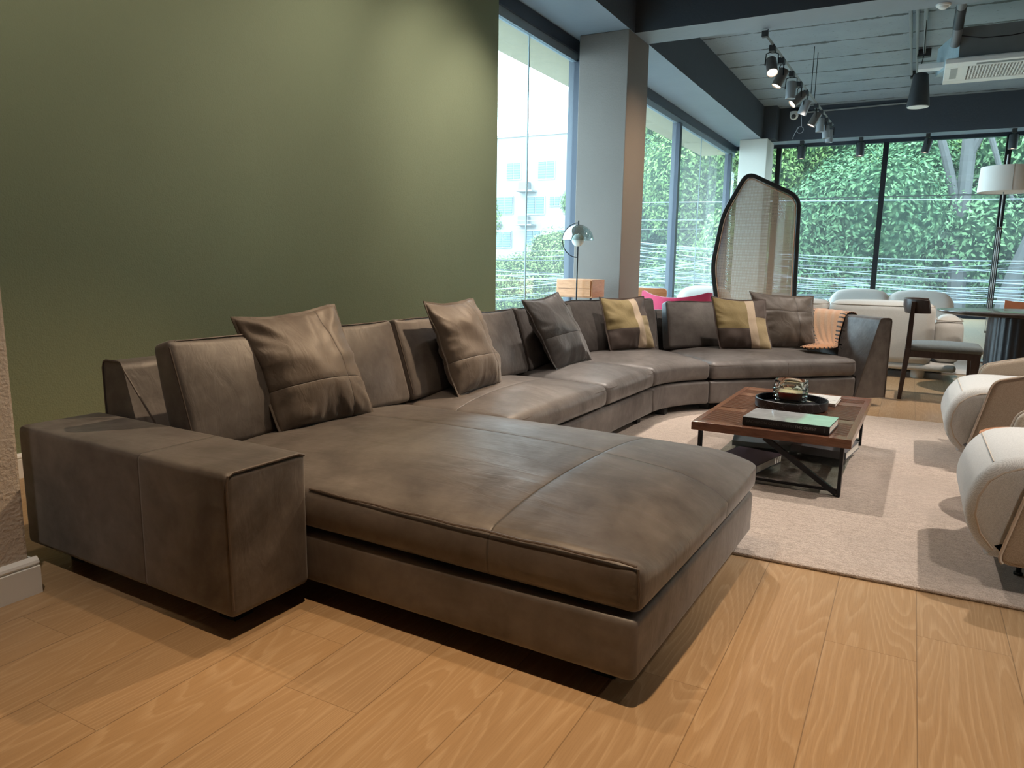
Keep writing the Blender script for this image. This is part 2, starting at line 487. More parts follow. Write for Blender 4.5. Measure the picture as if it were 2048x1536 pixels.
# ------------------------------------------------------------------ room shell
ZB, ZS = 3.95, 4.67
gw = MB().box(-4.25, -3.904, -3.2, 6.87, 0, ZB + 0.75); struct('wall_left', gw, M['green_wall'], smooth=False)
def baseboard(name, p0, p1, nrm, h=0.125, d=0.022):
    """profiled skirting from p0 to p1 standing proud along nrm"""
    prof = [(0, 0), (d, 0), (d, h * 0.76), (d * 0.62, h * 0.78), (d * 0.9, h * 0.85), (d * 0.75, h * 0.92), (d * 0.3, h), (0, h)]
    a, b, n_ = Vector((*p0, 0)), Vector((*p1, 0)), Vector((*nrm, 0))
    m = MB(); k = len(prof)
    vs = [a + n_ * q[0] + Vector((0, 0, q[1])) for q in prof] + [b + n_ * q[0] + Vector((0, 0, q[1])) for q in prof]
    m.add(vs, [tuple(range(k)), tuple(range(2 * k - 1, k - 1, -1))] + [(i, (i + 1) % k, k + (i + 1) % k, k + i) for i in range(k)])
    return struct(name, m, M['white_paint'], smooth=False)
baseboard('baseboard_left', (-3.904, -3.2), (-3.904, 6.87), (1, 0))
struct('wall_near_left', MB().box(-3.904, -2.51, -3.2, 1.285, 0, ZS), M['beige_wall'], smooth=False, bevel=0.012)
baseboard('baseboard_near_left', (-2.51, -3.2), (-2.51, 1.307), (1, 0))
baseboard('baseboard_near_left_end', (-3.88, 1.285), (-2.511, 1.285), (0, 1))
struct('wall_back', MB().box(-4.25, 7.2, -3.4, -3.2, 0, ZS), M['beige_wall'], smooth=False)
struct('wall_right', MB().box(7.2, 7.4, -3.4, 19.3, 0, ZS), M['beige_wall'], smooth=False)
struct('ceiling', MB().box(-4.6, 7.4, -3.4, 19.6, ZS, ZS + 0.2), M['concrete'], smooth=False)
def beam(name, b, mat=None):
    """concrete beam: sides darkened in colour as unlit, grey underside"""
    m = MB(); m.box(*b)
    m.mi = [1, 0, 0, 0, 0, 0]
    return struct(name, m, [mat or M['dark_beam'], M['soffit']], smooth=False)
beam('ceiling_beam_left', (-4.6, -3.34, 6.5, 19.3, ZB, ZS))
beam('ceiling_beam_cross', (-3.34, 7.2, 9.33, 9.86, ZB, ZS))
beam('ceiling_beam_far', (-3.34, 7.2, 18.6, 19.3, ZB - 0.01, ZS))
beam('ceiling_beam_near', (-3.904, 7.2, 0.6, 1.1, ZB, ZS))
struct('pillar', MB().box(-4.0, -3.34, 9.13, 9.91, 0, ZB), M['pillar'], smooth=False, bevel=0.01)
struct('pillar.001', MB().box(-3.82, -3.2, 18.1, 18.95, 0, ZB), M['pillar_far'], smooth=False, bevel=0.01)
struct('ceiling_beam_stub', MB().box(-3.34, -3.06, 18.2, 18.6, ZB, ZS), M['dark_beam'], smooth=False)

M['frame_metal'] = plain('window_frame_aluminium', (0.022, 0.028, 0.042), 0.4, 0.3)
M['frame_light'] = plain('window_head_pale', (0.2, 0.25, 0.29), 0.5)
M['joint'] = plain('pale_glazing_joint', (0.16, 0.2, 0.2), 0.4)
def window_left(name, ya, yb, mulls, joints):
    r = root(name, (-4.2, (ya + yb) / 2, 0), kind='structure')
    f = MB(); f.box(-4.22, -4.1, ya, yb, 3.80, ZB - 0.002); f.box(-4.22, -4.1, ya, yb, 0.001, 0.12)
    obj('window_frame', f, M['frame_metal'], r, smooth=False)
    obj('window_head', MB().box(-4.2, -4.13, ya, yb, 3.70, 3.80), M['frame_light'], r, smooth=False)
    for y in mulls: obj('mullion', MB().box(-4.24, -4.09, y - 0.07, y + 0.07, 0.1, 3.72), M['frame_metal'], r, smooth=False)
    ed = [ya] + list(mulls) + [yb]
    for a, b in zip(ed[:-1], ed[1:]):
        obj('glass_pane', MB().box(-4.168, -4.162, a, b, 0.12, 3.70), M['pane'], r, smooth=False)
    for y in joints: obj('glazing_joint', MB().box(-4.172, -4.158, y - 0.009, y + 0.009, 0.12, 3.70), M['joint'], r, smooth=False)
    return r
window_left('window_1', 6.55, 9.5, (6.6, 9.42), (8.05,))
window_left('window_2', 9.5, 19.15, (9.75, 14.2, 18.6), (12.0, 16.0))
def window_far():
    r = root('window_3', (2, 19.2, 0), kind='structure')
    ms = (-3.1, -0.8, 1.53, 3.85, 6.2)
    f = MB(); f.box(-4.25, 7.2, 19.12, 19.24, 3.86, ZB); f.box(-4.25, 7.2, 19.12, 19.24, 0.001, 0.1)
    obj('window_frame', f, M['frame_metal'], r, smooth=False)
    for x in ms: obj('mullion', MB().box(x - 0.055, x + 0.055, 19.1, 19.24, 0.1, 3.86), M['black_metal'], r, smooth=False)
    ed = (-4.2,) + ms + (7.2,)
    for a, b in zip(ed[:-1], ed[1:]):
        obj('glass_pane', MB().box(a, b, 19.177, 19.183, 0.1, 3.86), M['pane'], r, smooth=False)
    obj('glazing_joint', MB().box(-4.2, 7.2, 19.172, 19.188, 2.665, 2.69), M['joint'], r, smooth=False)
window_far()
M['overhang'] = plain('yellow_beige_render', (0.27, 0.225, 0.13), 0.8)
struct('trim_1', MB().box(-5.3, -4.6, 4.0, 20.5, 3.96, 4.5), M['overhang'], smooth=False)
struct('trim_2', MB().box(-4.6, 7.4, 19.6, 20.5, 4.05, 4.5), M['overhang'], smooth=False)

# ------------------------------------------------------------------ sofa
SA = radians(-2.2)
def W(u, v, z=0.0): return Vector((u * cos(SA) - v * sin(SA), u * sin(SA) + v * cos(SA), z))
def Wf(u, v, z): return W(u, v, z)
SO = W(-1.7, 3.5)
LS = lambda u=None, v=None: ([(0, u + 1.7, 0.0055)] if u is not None else []) + ([(1, v - 3.5, 0.0055)] if v is not None else [])
sofa = root('sectional_sofa', SO, 'long dark brown nubuck sectional sofa with near chaise and curved far corner', 'sofa', rz=SA)
ML = M['leather']
PIPE = plain('leather_piping', (0.085, 0.064, 0.053), 0.55)
# curved corner: centre and radii in the sofa's own plan
CC = Vector((-0.91, 4.93)); RI = 0.82
def arc(rad, th, z):                       # th 0..45 deg, along the curve
    a = pi - th
    return W(CC.x + rad * cos(a), CC.y + rad * sin(a), z)
E0 = Vector((CC.x + RI * cos(pi - pi / 4), CC.y + RI * sin(pi - pi / 4)))   # start of end module (front line)
ED = Vector((sin(pi / 4), cos(pi / 4))); EN = Vector((-cos(pi / 4), sin(pi / 4)))  # along / towards the back
def Ef(s, d, z):                           # end module: s along, d depth towards back
    p = E0 + ED * s + EN * d
    return W(p.x, p.y, z)
ZB0, ZB1, ZC0 = 0.07, 0.243, 0.252
def pipe_rect(x0, x1, y0, y1, z, fn, crown=0.0, r=0.0045, rc=0.03, n=10):
    """piping that follows the upper edge of a cushion"""
    P = []
    def arcp(cx, cy, a0):
        for i in range(5):
            a = a0 + pi / 2 * i / 4; P.append((cx + rc * cos(a), cy + rc * sin(a)))
    def edge(ax, ay, bx, by):
        for i in range(1, n): P.append((ax + (bx - ax) * i / n, ay + (by - ay) * i / n))
    arcp(x1 - rc, y1 - rc, 0); edge(x1 - rc, y1, x0 + rc, y1)
    arcp(x0 + rc, y1 - rc, pi / 2); edge(x0, y1 - rc, x0, y0 + rc)
    arcp(x0 + rc, y0 + rc, pi); edge(x0 + rc, y0, x1 - rc, y0)
    arcp(x1 - rc, y0 + rc, 1.5 * pi); edge(x1, y0 + rc, x1, y1 - rc)
    return MB().tube([fn(x, y, z) for x, y in P], r, 6, closed=True)
# bases
def sofa_base(fn, x0, x1, y0, y1, n=(10, 10)):
    b = obj('base', MB().soft(x0, x1, y0, y1, ZB0, ZB1, r=0.022, n=n, fn=fn), ML, sofa)
    return b
sofa_base(Wf, -2.80, -0.59, 1.636, 2.915)
sofa_base(Wf, -2.80, -1.73, 2.922, 4.925)
sofa_base(lambda a, d, z: arc(RI + d, a, z), 0.004, pi / 4 - 0.004, 0.0, 1.07, n=(16, 6))
sofa_base(Ef, 0.0, 1.30, 0.0, 1.07)
plinth = MB()
for fn, b in ((Wf, (-2.6, -0.85, 1.85, 2.75)), (Wf, (-2.6, -1.95, 2.9, 4.9)), (Ef, (0.1, 1.3, 0.25, 0.9))):
    x0, x1, y0, y1 = b
    plinth.prism([(x0, y0), (x1, y0), (x1, y1), (x0, y1)], 0.0155, ZB0 + 0.01, fn)
obj('plinth', plinth, M['black_plastic'], sofa, smooth=False)
for fn, x, y in ((Wf, -0.72, 1.78), (Wf, -0.72, 2.78), (Wf, -1.82, 4.8), (Wf, -1.76, 5.2), (Ef, 0.03, 0.12), (Ef, 1.2, 0.12), (Wf, -1.86, 1.45), (Wf, -2.7, 1.45)):
    p = fn(x, y, 0)
    obj('foot', MB().box(p.x - 0.035, p.x + 0.035, p.y - 0.035, p.y + 0.035, 0.0145 if p.y > 2.83 and p.x > -2.2 else 0.0, ZB0 + 0.012), M['black_plastic'], sofa, smooth=False)
# seat cushions
chaise_m = leather('chaise_cushion_nubuck', seams=LS(-1.03, 2.42))
long_m = leather('long_cushion_nubuck', seams=LS(None, 4.1) + LS(-2.05))
def chaise_fn(x, y, z):
    q = max(0.0, min(1.0, (x + 0.79) / 0.21)); f = max(0.0, (z - 0.33) / 0.06)
    return W(x, y, z - 0.042 * q * q * min(1.0, f) * min(1.0, (y - 1.642) / 0.12 * 0.8 + 0.2))
c = obj('seat_cushion', MB().soft(-2.62, -0.585, 1.642, 2.925, ZC0, 0.392, r=0.03, crown=0.065, side=0.014, n=(32, 24), fn=chaise_fn, pw=2.6), chaise_m, sofa)
obj('piping', MB().tube([W(-1.72 + (1.72 - 0.592) * i / 20, 1.644 - 0.012 * sin(pi * i / 20) * 0.6, 0.3885 + 0.002 * sin(i * 1.7)) for i in range(20)] + [W(-0.60, 1.648, 0.383)], 0.0035, 6), PIPE, c)
obj('piping', MB().tube([W(-0.594, 1.651, ZC0 + 0.02), W(-0.590, 1.646, 0.32), W(-0.598, 1.651, 0.375)], 0.0035, 6), PIPE, c)
for v0, v1 in ((2.93, 4.10), (4.104, 4.925)):
    c = obj('seat_cushion', MB().soft(-2.62, -1.725, v0, v1, ZC0, 0.388, r=0.045, crown=0.055, side=0.012, n=(16, 16), fn=Wf, pw=2.4), long_m if v0 < 3 else ML, sofa)
    obj('piping', pipe_rect(-2.62, -1.728, v0 + 0.004, v1 - 0.004, 0.362, Wf, rc=0.045, r=0.0035), PIPE, c)
c = obj('seat_cushion', MB().soft(0.004, pi / 4 - 0.004, 0.0, 0.9, ZC0, 0.388, r=0.045, crown=0.05, n=(16, 12), k=4,
        fn=lambda a, d, z: arc(RI - 0.005 + d, a, z)), ML, sofa)
end_m = ML
c = obj('seat_cushion', MB().soft(0.004, 1.30, -0.006, 0.9, ZC0, 0.388, r=0.045, crown=0.05, side=0.01, n=(22, 14), fn=Ef), end_m, sofa)
obj('piping', pipe_rect(0.008, 1.296, -0.004, 0.9, 0.362, Ef, rc=0.045, r=0.0035), PIPE, c)
obj('seam', MB().tube([Ef(0.66, d, z) for d, z in ((-0.014, 0.27), (-0.016, 0.32), (-0.008, 0.365), (0.02, 0.388), (0.1, 0.407), (0.25, 0.428), (0.45, 0.437), (0.6, 0.432))], 0.0025, 5), PIPE, c)
# back frames: slanted inner face, narrow top
FH = 0.715
def back_frame(fn, s0, s1, d_out, d_in_top, d_in_bot, n):
    """prism swept along s with a trapezoid section in depth d; rounded top"""
    sec = [(d_out, ZB0), (d_out + 0.004, FH - 0.03), (d_out - 0.006, FH - 0.008), (d_out - 0.03, FH), (d_in_top + 0.03, FH), (d_in_top + 0.008, FH - 0.008), (d_in_top - 0.002, FH - 0.03), (d_in_bot, ZB0)]
    m = MB(); k = len(sec)
    vs = [fn(s0 + (s1 - s0) * i / n, d, z) for i in range(n + 1) for d, z in sec]
    fs = [tuple(range(k - 1, -1, -1)), tuple(range(n * k, n * k + k))]
    for i in range(n):
        for j in range(k): fs.append((i * k + j, i * k + (j + 1) % k, (i + 1) * k + (j + 1) % k, (i + 1) * k + j))
    m.add(vs, fs); return m
Lf = lambda s, d, z: W(-1.73 - d, s, z)
obj('back_frame', back_frame(Lf, 1.66, 2.918, 1.12, 0.99, 0.80, 1), ML, sofa, angle=50)
obj('back_frame', back_frame(Lf, 2.922, 4.927, 1.12, 0.99, 0.80, 1), ML, sofa, angle=50)
obj('back_frame', back_frame(lambda s, d, z: arc(RI + d, s, z), 0.003, pi / 4 - 0.003, 1.12, 0.99, 0.80, 18), ML, sofa, angle=50)
obj('back_frame', back_frame(Ef, 0.0, 1.58, 1.12, 0.99, 0.80, 1), ML, sofa, angle=50)
obj('piping', MB().tube([Lf(1.658, d, z) for d, z in ((0.806, 0.5), (0.985, 0.688), (1.0, 0.712), (1.015, 0.717), (1.095, 0.717), (1.115, 0.71), (1.124, 0.685), (1.12, 0.45))], 0.004, 6), PIPE, sofa)
# near low arm
ax0, ax1, ay0, ay1, az1 = -2.85, -1.718, 1.325, 1.634, 0.515
arm_m = leather('arm_nubuck', seams=LS(-2.13))
c = obj('arm_rest', MB().soft(ax0, ax1, ay0, ay1, ZB0, az1, r=0.022, n=(10, 6), fn=Wf), arm_m, sofa)
obj('piping', MB().tube([W(ax1, ay0 + 0.006, ZB0 + 0.03), W(ax1 - 0.002, ay0 + 0.004, az1 - 0.03), W(ax1 - 0.002, ay0 + 0.01, az1 - 0.008), W(ax1 - 0.003, ay0 + 0.03, az1 - 0.001), W(ax1 - 0.003, ay1 - 0.03, az1 - 0.001), W(ax1 - 0.003, ay1 - 0.008, az1 - 0.01)], 0.004, 6), PIPE, c)
# far tapered arm: trapezoid seen from the front
m = MB(); sec = [(1.29, ZB0), (1.465, 0.69), (1.475, 0.71), (1.495, FH), (1.55, FH), (1.572, 0.708), (1.58, 0.69), (1.58, ZB0)]
k = len(sec)
m.add([Ef(s, -0.004, z) for s, z in sec] + [Ef(s, 1.10, z) for s, z in sec], [tuple(range(k)), tuple(range(2 * k - 1, k - 1, -1))] + [(i, (i + 1) % k, k + (i + 1) % k, k + i) for i in range(k)])
obj('arm_rest', m, ML, sofa, angle=50)
obj('piping', MB().tube([Ef(s, -0.006, z) for s, z in sec[:1] + sec[1:]], 0.004, 6), PIPE, sofa)

# loose back cushions leaning on the frames (boxed, with side gusset)
def back_cushion(fn_s, s0, s1, mat=ML, tilt=17, d0=0.575, h=0.42, th=0.145, bend=None):
    """box: x along, y thickness, z up; tilted back. fn_s(s, d, z) -> world"""
    t = radians(tilt)
    def fn(x, y, z):
        # local y: 0 front .. th back ; z: 0..h
        y = y * (1 - 0.22 * (z / h) ** 2) + (0.0 if y > th / 2 else 0.012 * (z / h) ** 2)
        z += 0.014 * (z / h) ** 3 * abs((x - (s0 + s1) / 2) / ((s1 - s0) / 2)) ** 9
        z += 0.010 * noise.noise(Vector((x * 5, y * 6, z * 3 + s0))) * (z / h)
        d = d0 + y * cos(t) + z * sin(t)
        zz = 0.415 + z * cos(t) - y * sin(t)
        return fn_s(x, d, zz)
    b = MB().soft(s0, s1, 0, th, 0, h, r=0.026, crown=0.010, side=0.0, n=(14, 4), fn=lambda x, y, z: fn(x, y - 0.035 * max(0, 1 - abs((x - (s0 + s1) / 2) / ((s1 - s0) / 2)) ** 3) * max(0, 1 - abs(z / h * 2 - 1) ** 2.6) * (1 if y < th / 2 else -0.6), z))
    c = obj('back_cushion', b, mat, sofa)
    ed = []
    w0, w1 = s0 + 0.006, s1 - 0.006
    for i in range(9): ed.append((w0, 0.01, 0.03 + (h - 0.06) * i / 8))
    ed.append((w0 + 0.03, 0.008, h - 0.006))
    for i in range(1, 9): ed.append((w0 + 0.03 + (w1 - w0 - 0.06) * i / 9, 0.006, h + 0.002))
    ed.append((w1 - 0.03, 0.008, h - 0.006))
    for i in range(9): ed.append((w1, 0.01, h - 0.03 - (h - 0.06) * i / 8))
    obj('piping', MB().tube([fn(*e) for e in ed], 0.0035, 5), PIPE, c)
    return c
back_cushion(Lf, 1.665, 2.925)
back_cushion(Lf, 2.95, 4.16)
back_cushion(Lf, 4.18, 5.0)
As = lambda s, d, z: arc(RI + d, s, z)
back_cushion(As, radians(4), radians(41), d0=0.70, tilt=14)
back_cushion(Ef, 0.0, 0.92, d0=0.70, tilt=14, h=0.40)

# ------------------------------------------------------------------ throw pillows
def pillow(name, BL, BR, TL, TR, th, mat, label, group=None, seed=0, flange=0.012, N=40, wr=1.0):
    """knife-edge pillow: corner points in the sofa plan (u,v,z); soft wrinkles near the corners"""
    BL, BR, TL, TR = [W(*p) if isinstance(p, tuple) else p for p in (BL, BR, TL, TR)]
    cen = (BL + BR + TL + TR) / 4
    e = (BR - BL).normalized(); u_ = ((TL + TR) / 2 - (BL + BR) / 2).normalized()
    nrm = e.cross(u_).normalized()          # faces the sitter
    mb = MB(); uv = []
    rs = Vector((seed * 3.7, seed * 1.3, 0))
    for side in (1, -1):
        vs = []
        for j in range(N + 1):
            for i in range(N + 1):
                s = i / N; t = j / N
                s = 0.5 - 0.5 * cos(pi * s) * (0.55) - 0.5 * (1 - 2 * s) * 0.45
                t = 0.5 - 0.5 * cos(pi * t) * (0.55) - 0.5 * (1 - 2 * t) * 0.45
                a, b = 2 * s - 1, 2 * t - 1
                # edges pull in between the corners
                pin = 0.055
                a2 = a * (1 - pin * (1 - b * b)); b2 = b * (1 - pin * (1 - a * a))
                if b2 < 0: b2 = b * (1 - 0.3 * pin * (1 - a * a))
                else: b2 = b * (1 - 0.105 * (1 - abs(a + 0.15) ** 1.7 if abs(a + 0.15) < 1 else 0))
                a2 *= 1 - 0.05 * max(0.0, -b) ** 5
                a2 += 0.02 * sin(b * 2.6 + seed)
                S_, T_ = (a2 + 1) / 2, (b2 + 1) / 2
                p = BL * (1 - S_) * (1 - T_) + BR * S_ * (1 - T_) + TL * (1 - S_) * T_ + TR * S_ * T_
                g = max(0, (1 - abs(a) ** 2.2)) * max(0, (1 - abs(b) ** 2.2))
                prof = g ** 0.55
                # radial puckers from the edges and corners
                rad = max(abs(a), abs(b))
                ang = math.atan2(b, a)
                pk = noise.noise(Vector((cos(ang) * 3.3, sin(ang) * 3.3, side * 2.0)) + rs) + 0.6 * noise.noise(Vector((cos(ang) * 8, sin(ang) * 8, side * 5.0)) + rs)
                pk *= 0.027 * wr * (rad ** 2.5) * min(1, g * 6)
                sag = noise.noise(Vector((s * 2.4, t * 3.2, seed + 9.0))) * 0.018 * min(1, g * 3)
                low = 1 + 0.28 * (0.45 - t)
                off = th / 2 * prof * low + pk + sag * 0.7
                fl = 0.0
                p = p + nrm * side * (off + 0.0018) + nrm * 0.014 * noise.noise(Vector((a * 2.2, b * 2.2, seed)) + rs)
                vs.append(p); uv.append((s, t))
        fs = []
        for j in range(N):
            for i in range(N):
                q = j * (N + 1) + i
                fs.append((q, q + 1, q + N + 2, q + N + 1) if side == 1 else (q, q + N + 1, q + N + 2, q + 1))
        mb.add(vs, fs)
    # join the two faces around the rim
    n2 = (N + 1) ** 2
    rim = [i for i in range(N)] + [j * (N + 1) + N for j in range(N)] + [N * (N + 1) + N - i for i in range(N)] + [(N - j) * (N + 1) for j in range(N)]
    for a, b in zip(rim, rim[1:] + rim[:1]): mb.f.append((a, n2 + a, n2 + b, b)); mb.mi.append(0)
    mb.uv = uv
    r = root(name, (cen.x, cen.y, min(BL.z, BR.z)), label, 'pillow', group)
    body = obj('pillow_cover', mb, mat, r, angle=80)
    # stitched flange all round the rim
    fb = MB(); fvs = []
    for q in rim:
        p0 = (Vector(mb.v[q]) + Vector(mb.v[n2 + q])) / 2
        d = p0 - cen; d -= nrm * d.dot(nrm); d.normalize()
        w = flange
        nz = noise.noise(p0 * 9.0) * 0.006
        for o_ in (p0 - d * 0.006 + nrm * 0.003, p0 + d * w + nrm * (0.0022 + nz), p0 + d * w + nrm * (-0.0022 + nz), p0 - d * 0.006 - nrm * 0.003): fvs.append(o_)
    nr = len(rim); ff = []
    for i in range(nr):
        for k_ in range(4):
            ff.append((i * 4 + k_, i * 4 + (k_ + 1) % 4, ((i + 1) % nr) * 4 + (k_ + 1) % 4, ((i + 1) % nr) * 4 + k_))
    fb.add(fvs, ff)
    obj('flange', fb, mat if not isinstance(mat, tuple) else mat[0], r)
    return r
TA, TAH = (0.105, 0.082, 0.068), (0.175, 0.143, 0.122)
tau = leather('taupe_pillow_leather', TA, TAH, seams=[(0, 0.735, 0.006), (1, 0.33, 0.006)], coord='UV', rough=0.55, wr=1.4)
dkp = leather('charcoal_brown_pillow_leather', (0.062, 0.053, 0.05), (0.105, 0.092, 0.086), seams=[(0, 0.76, 0.006), (1, 0.42, 0.006)], coord='UV', wr=1.4)
dkp2 = leather('dark_brown_pillow_leather', (0.07, 0.052, 0.04), (0.11, 0.085, 0.066), seams=[(0, 0.68, 0.006), (1, 0.66, 0.006)], coord='UV', wr=1.6)
def patch_fn(t, sp, col):
    x, y = sp[0], sp[1]
    c = t.coord('Object')
    fz = t.noise(c, 160, 3, 0.7)
    olive = t.mix(fz, (0.21, 0.155, 0.062), (0.36, 0.275, 0.125))
    cream = t.mix(fz, (0.52, 0.40, 0.28), (0.62, 0.49, 0.36))
    sand = t.mix(fz, (0.36, 0.27, 0.14), (0.46, 0.36, 0.21))
    brown = t.mix(fz, (0.075, 0.052, 0.044), (0.11, 0.08, 0.068))
    L = t.math('LESS_THAN', x, 0.60); R_ = t.math('GREATER_THAN', x, 0.76)
    up_l = t.math('GREATER_THAN', y, 0.38); up_r = t.math('GREATER_THAN', y, 0.62)
    left = t.mix(up_l, brown, olive); right = t.mix(up_r, sand, brown)
    a = t.mix(L, cream, left); return t.mix(R_, a, right)
patch = leather('olive_cream_patchwork', seams=[], coord='UV', patches=patch_fn, rough=0.7)
pillow('throw_pillow', (-2.265, 2.02, .428), (-2.205, 2.52, .428), (-2.48, 1.985, .884), (-2.43, 2.505, .907), 0.20, tau,
       'large taupe leather pillow nearest the low arm, standing on the chaise', seed=1)
pillow('throw_pillow', (-2.155, 3.11, .428), (-2.155, 3.575, .428), (-2.353, 3.09, .910), (-2.346, 3.55, .902), 0.19, tau,
       'taupe leather pillow on the long seat, second from the low arm', seed=2)
pillow('throw_pillow', (-2.17, 4.25, .428), (-2.19, 4.86, .428), (-2.34, 4.10, .879), (-2.365, 4.66, .905), 0.17, dkp,
       'slate-grey leather pillow with pointed corners, at the far end of the straight seat', seed=3)
pillow('throw_pillow', (-2.25, 5.34, .44), (-2.02, 5.73, .44), (-2.36, 5.36, .851), (-2.14, 5.73, .845), 0.15, patch,
       'olive, cream and brown patchwork pillow on the curved corner seat, beside the slate-grey pillow', seed=4, wr=0.8)
pillow('throw_pillow', Ef(.335, .47, .435), Ef(.735, .33, .435), Ef(.262, .53, .861), Ef(.74, .50, .825), 0.15, patch,
       'olive, cream and brown patchwork pillow overlapping the big dark pillow near the throw', seed=5, wr=0.8)
pillow('throw_pillow', Ef(.71, .47, .435), Ef(1.21, .42, .435), Ef(.66, .60, .900), Ef(1.26, .58, .852), 0.15, dkp2,
       'large dark brown pillow at the far end, between patchwork pillow and orange throw', seed=6)

# throw blanket hanging over the back onto the seat
def throw():
    t = NT('orange_fringed_throw'); uvc = t.sep(t.coord('UV')); c = t.coord()
    n = t.noise(c, 90, 3, 0.6)
    base = t.mix(n, (0.42, 0.19, 0.085), (0.56, 0.29, 0.145))
    st = t.math('LESS_THAN', t.math('FRACT', t.math('MULTIPLY', uvc[1], 24.0)), 0.36)
    band = t.math('MAXIMUM', t.math('LESS_THAN', uvc[0], 0.17), t.math('GREATER_THAN', uvc[0], 0.83))
    col = t.mix(t.math('MULTIPLY', st, band), base, (0.03, 0.022, 0.02))
    mt = t.done(col, 0.9, 0, t.bump(t.noise(c, 150, 2), 0.5, 0.004), **{'Sheen Weight': 0.3})
    # path over the back frame down to the seat (s = along, d = depth)
    # over the far arm: (along s, centre depth, half width, height)
    path = [(1.592, .62, .24, .50), (1.594, .64, .25, .64), (1.585, .66, .26, .712), (1.55, .66, .26, .728), (1.50, .66, .26, .730), (1.462, .64, .25, .712), (1.425, .60, .23, .62), (1.385, .54, .20, .54), (1.34, .46, .17, .475), (1.29, .38, .15, .452), (1.22, .31, .14, .452), (1.13, .27, .12, .452), (1.03, .25, .09, .450), (.96, .24, .05, .447)]
    m = MB(); uv = []; NU = 18; vs = []
    for j, (s_, dc_, hw_, z) in enumerate(path):
        f = j / (len(path) - 1)
        for i in range(NU + 1):
            a = i / NU * 2 - 1
            wv = 0.012 * sin(a * 8 + f * 5) * (0.5 + f)
            lo = z < 0.46
            vs.append(Ef(s_ - (0 if lo else abs(wv) if s_ < 1.5 else 0), dc_ + a * hw_ - 0.05 * f * (1 - a * a), z + (abs(wv) if lo or z > .7 else 0))); uv.append((i / NU, f * 1.25))
    n_ = NU + 1; fs = []
    for j in range(len(path) - 1):
        for i in range(NU): fs.append((j * n_ + i, j * n_ + i + 1, (j + 1) * n_ + i + 1, (j + 1) * n_ + i))
    m.add(vs, fs); m.uv = uv
    cpt = Ef(1.2, 0.9, 0.43)
    r = root('throw_blanket', cpt, 'orange striped throw blanket draped over the far back of the sofa', 'blanket')
    o = obj('blanket_cloth', m, mt, r)
    so = o.modifiers.new('thick', 'SOLIDIFY'); so.thickness = 0.008; so.offset = 1
    su = o.modifiers.new('sub', 'SUBSURF'); su.levels = 2; su.render_levels = 2
    fr = MB()
    for i in range(26):
        a = i / 25 * 2 - 1; 
        jj = int(i / 25 * (len(path) - 5)) + 4; b = Vector(vs[jj * n_]); e = b - (Ef(0, 1, 0) - Ef(0, 0, 0)) * 0.035
        fr.tube([b, Vector((e.x, e.y, b.z - 0.012))], 0.003, 4)
    obj('fringe', fr, M['black_plastic'], r)['kind'] = 'stuff'
throw()

# ------------------------------------------------------------------ rug
def rug_mat(name, c0, c1, c2):
    t = NT(name); c = t.coord()
    a = t.noise(t.mapping(c, (1, 3, 1)), 34, 4, 0.85); b = t.noise(t.mapping(c, (0.6, 1, 1)), 1.4, 4, 0.7)
    fine = t.noise(c, 260, 2)
    f = t.ramp(t.math('ADD', t.math('MULTIPLY', a, 0.55), t.math('MULTIPLY', fine, 0.45)), [(0.42, 0.0), (0.58, 1.0)])
    col = t.mix(f, c0, c1); col = t.mix(t.ramp(b, [(0.45, 0.0), (0.7, 0.6)]), col, c2)
    return t.done(col, 0.95, 0, t.bump(t.math('ADD', fine, a), 0.8, 0.006), **{'Sheen Weight': 0.2})
rm = rug_mat('hand_knotted_rug', (0.33, 0.26, 0.21), (0.60, 0.50, 0.43), (0.42, 0.35, 0.30))
rugm = MB().soft(-2.2, 2.3, 2.83, 6.06, 0.0, 0.014, r=0.006, n=(20, 20), k=3)
tag(obj('area_rug', rugm, rm), 'large mottled beige-pink rug under the coffee table and armchairs', 'rug')
rm2 = rug_mat('pale_rug', (0.55, 0.55, 0.54), (0.75, 0.75, 0.74), (0.65, 0.66, 0.67))
tag(obj('area_rug', MB().soft(-2.6, 0.75, 9.05, 13.5, 0.0, 0.012, r=0.005, n=(8, 8), k=2), rm2), 'pale grey rug under the white curved sofas by the windows', 'rug')

# ------------------------------------------------------------------ coffee table
def walnut(name, base=(0.17, 0.075, 0.042), hi=(0.30, 0.145, 0.085), ax=(1, 1, 1), rough=0.35):
    t = NT(name); c = t.mapping(t.coord(), ax)
    n = t.noise(c, 9, 6, 0.65, 0.6); p = t.noise(c, 60, 3)
    col = t.mix(t.ramp(n, [(0.35, 0), (0.65, 1)]), base, hi)
    col = t.mix(t.math('MULTIPLY', p, 0.25), col, (0.06, 0.03, 0.02))
    return t.done(col, rough, 0, t.bump(p, 0.1, 0.001))
wal = walnut('walnut', (0.12, 0.052, 0.032), (0.22, 0.10, 0.062), ax=(1, 5, 5), rough=0.17); wal2 = walnut('walnut_slat', (0.13, 0.058, 0.036), (0.22, 0.105, 0.066), ax=(1, 8, 1), rough=0.24)
CTA = radians(-1.2)
ct = root('coffee_table', (-0.555, 4.41, 0.014), 'low walnut coffee table with slatted top and crossed black metal legs', 'coffee table', rz=CTA)
def CL(mb):   # coffee-table local -> world
    Mx = rmat(ct)
    mb.v = [tuple(Mx @ Vector(v)) for v in mb.v]; return mb
hw, hd, t0, t1 = 0.385, 0.645, 0.252, 0.296
fr = MB(); fr.box(-hw, hw, -hd, -hd + 0.022, t0, t1); fr.box(-hw, hw, hd - 0.022, hd, t0, t1)
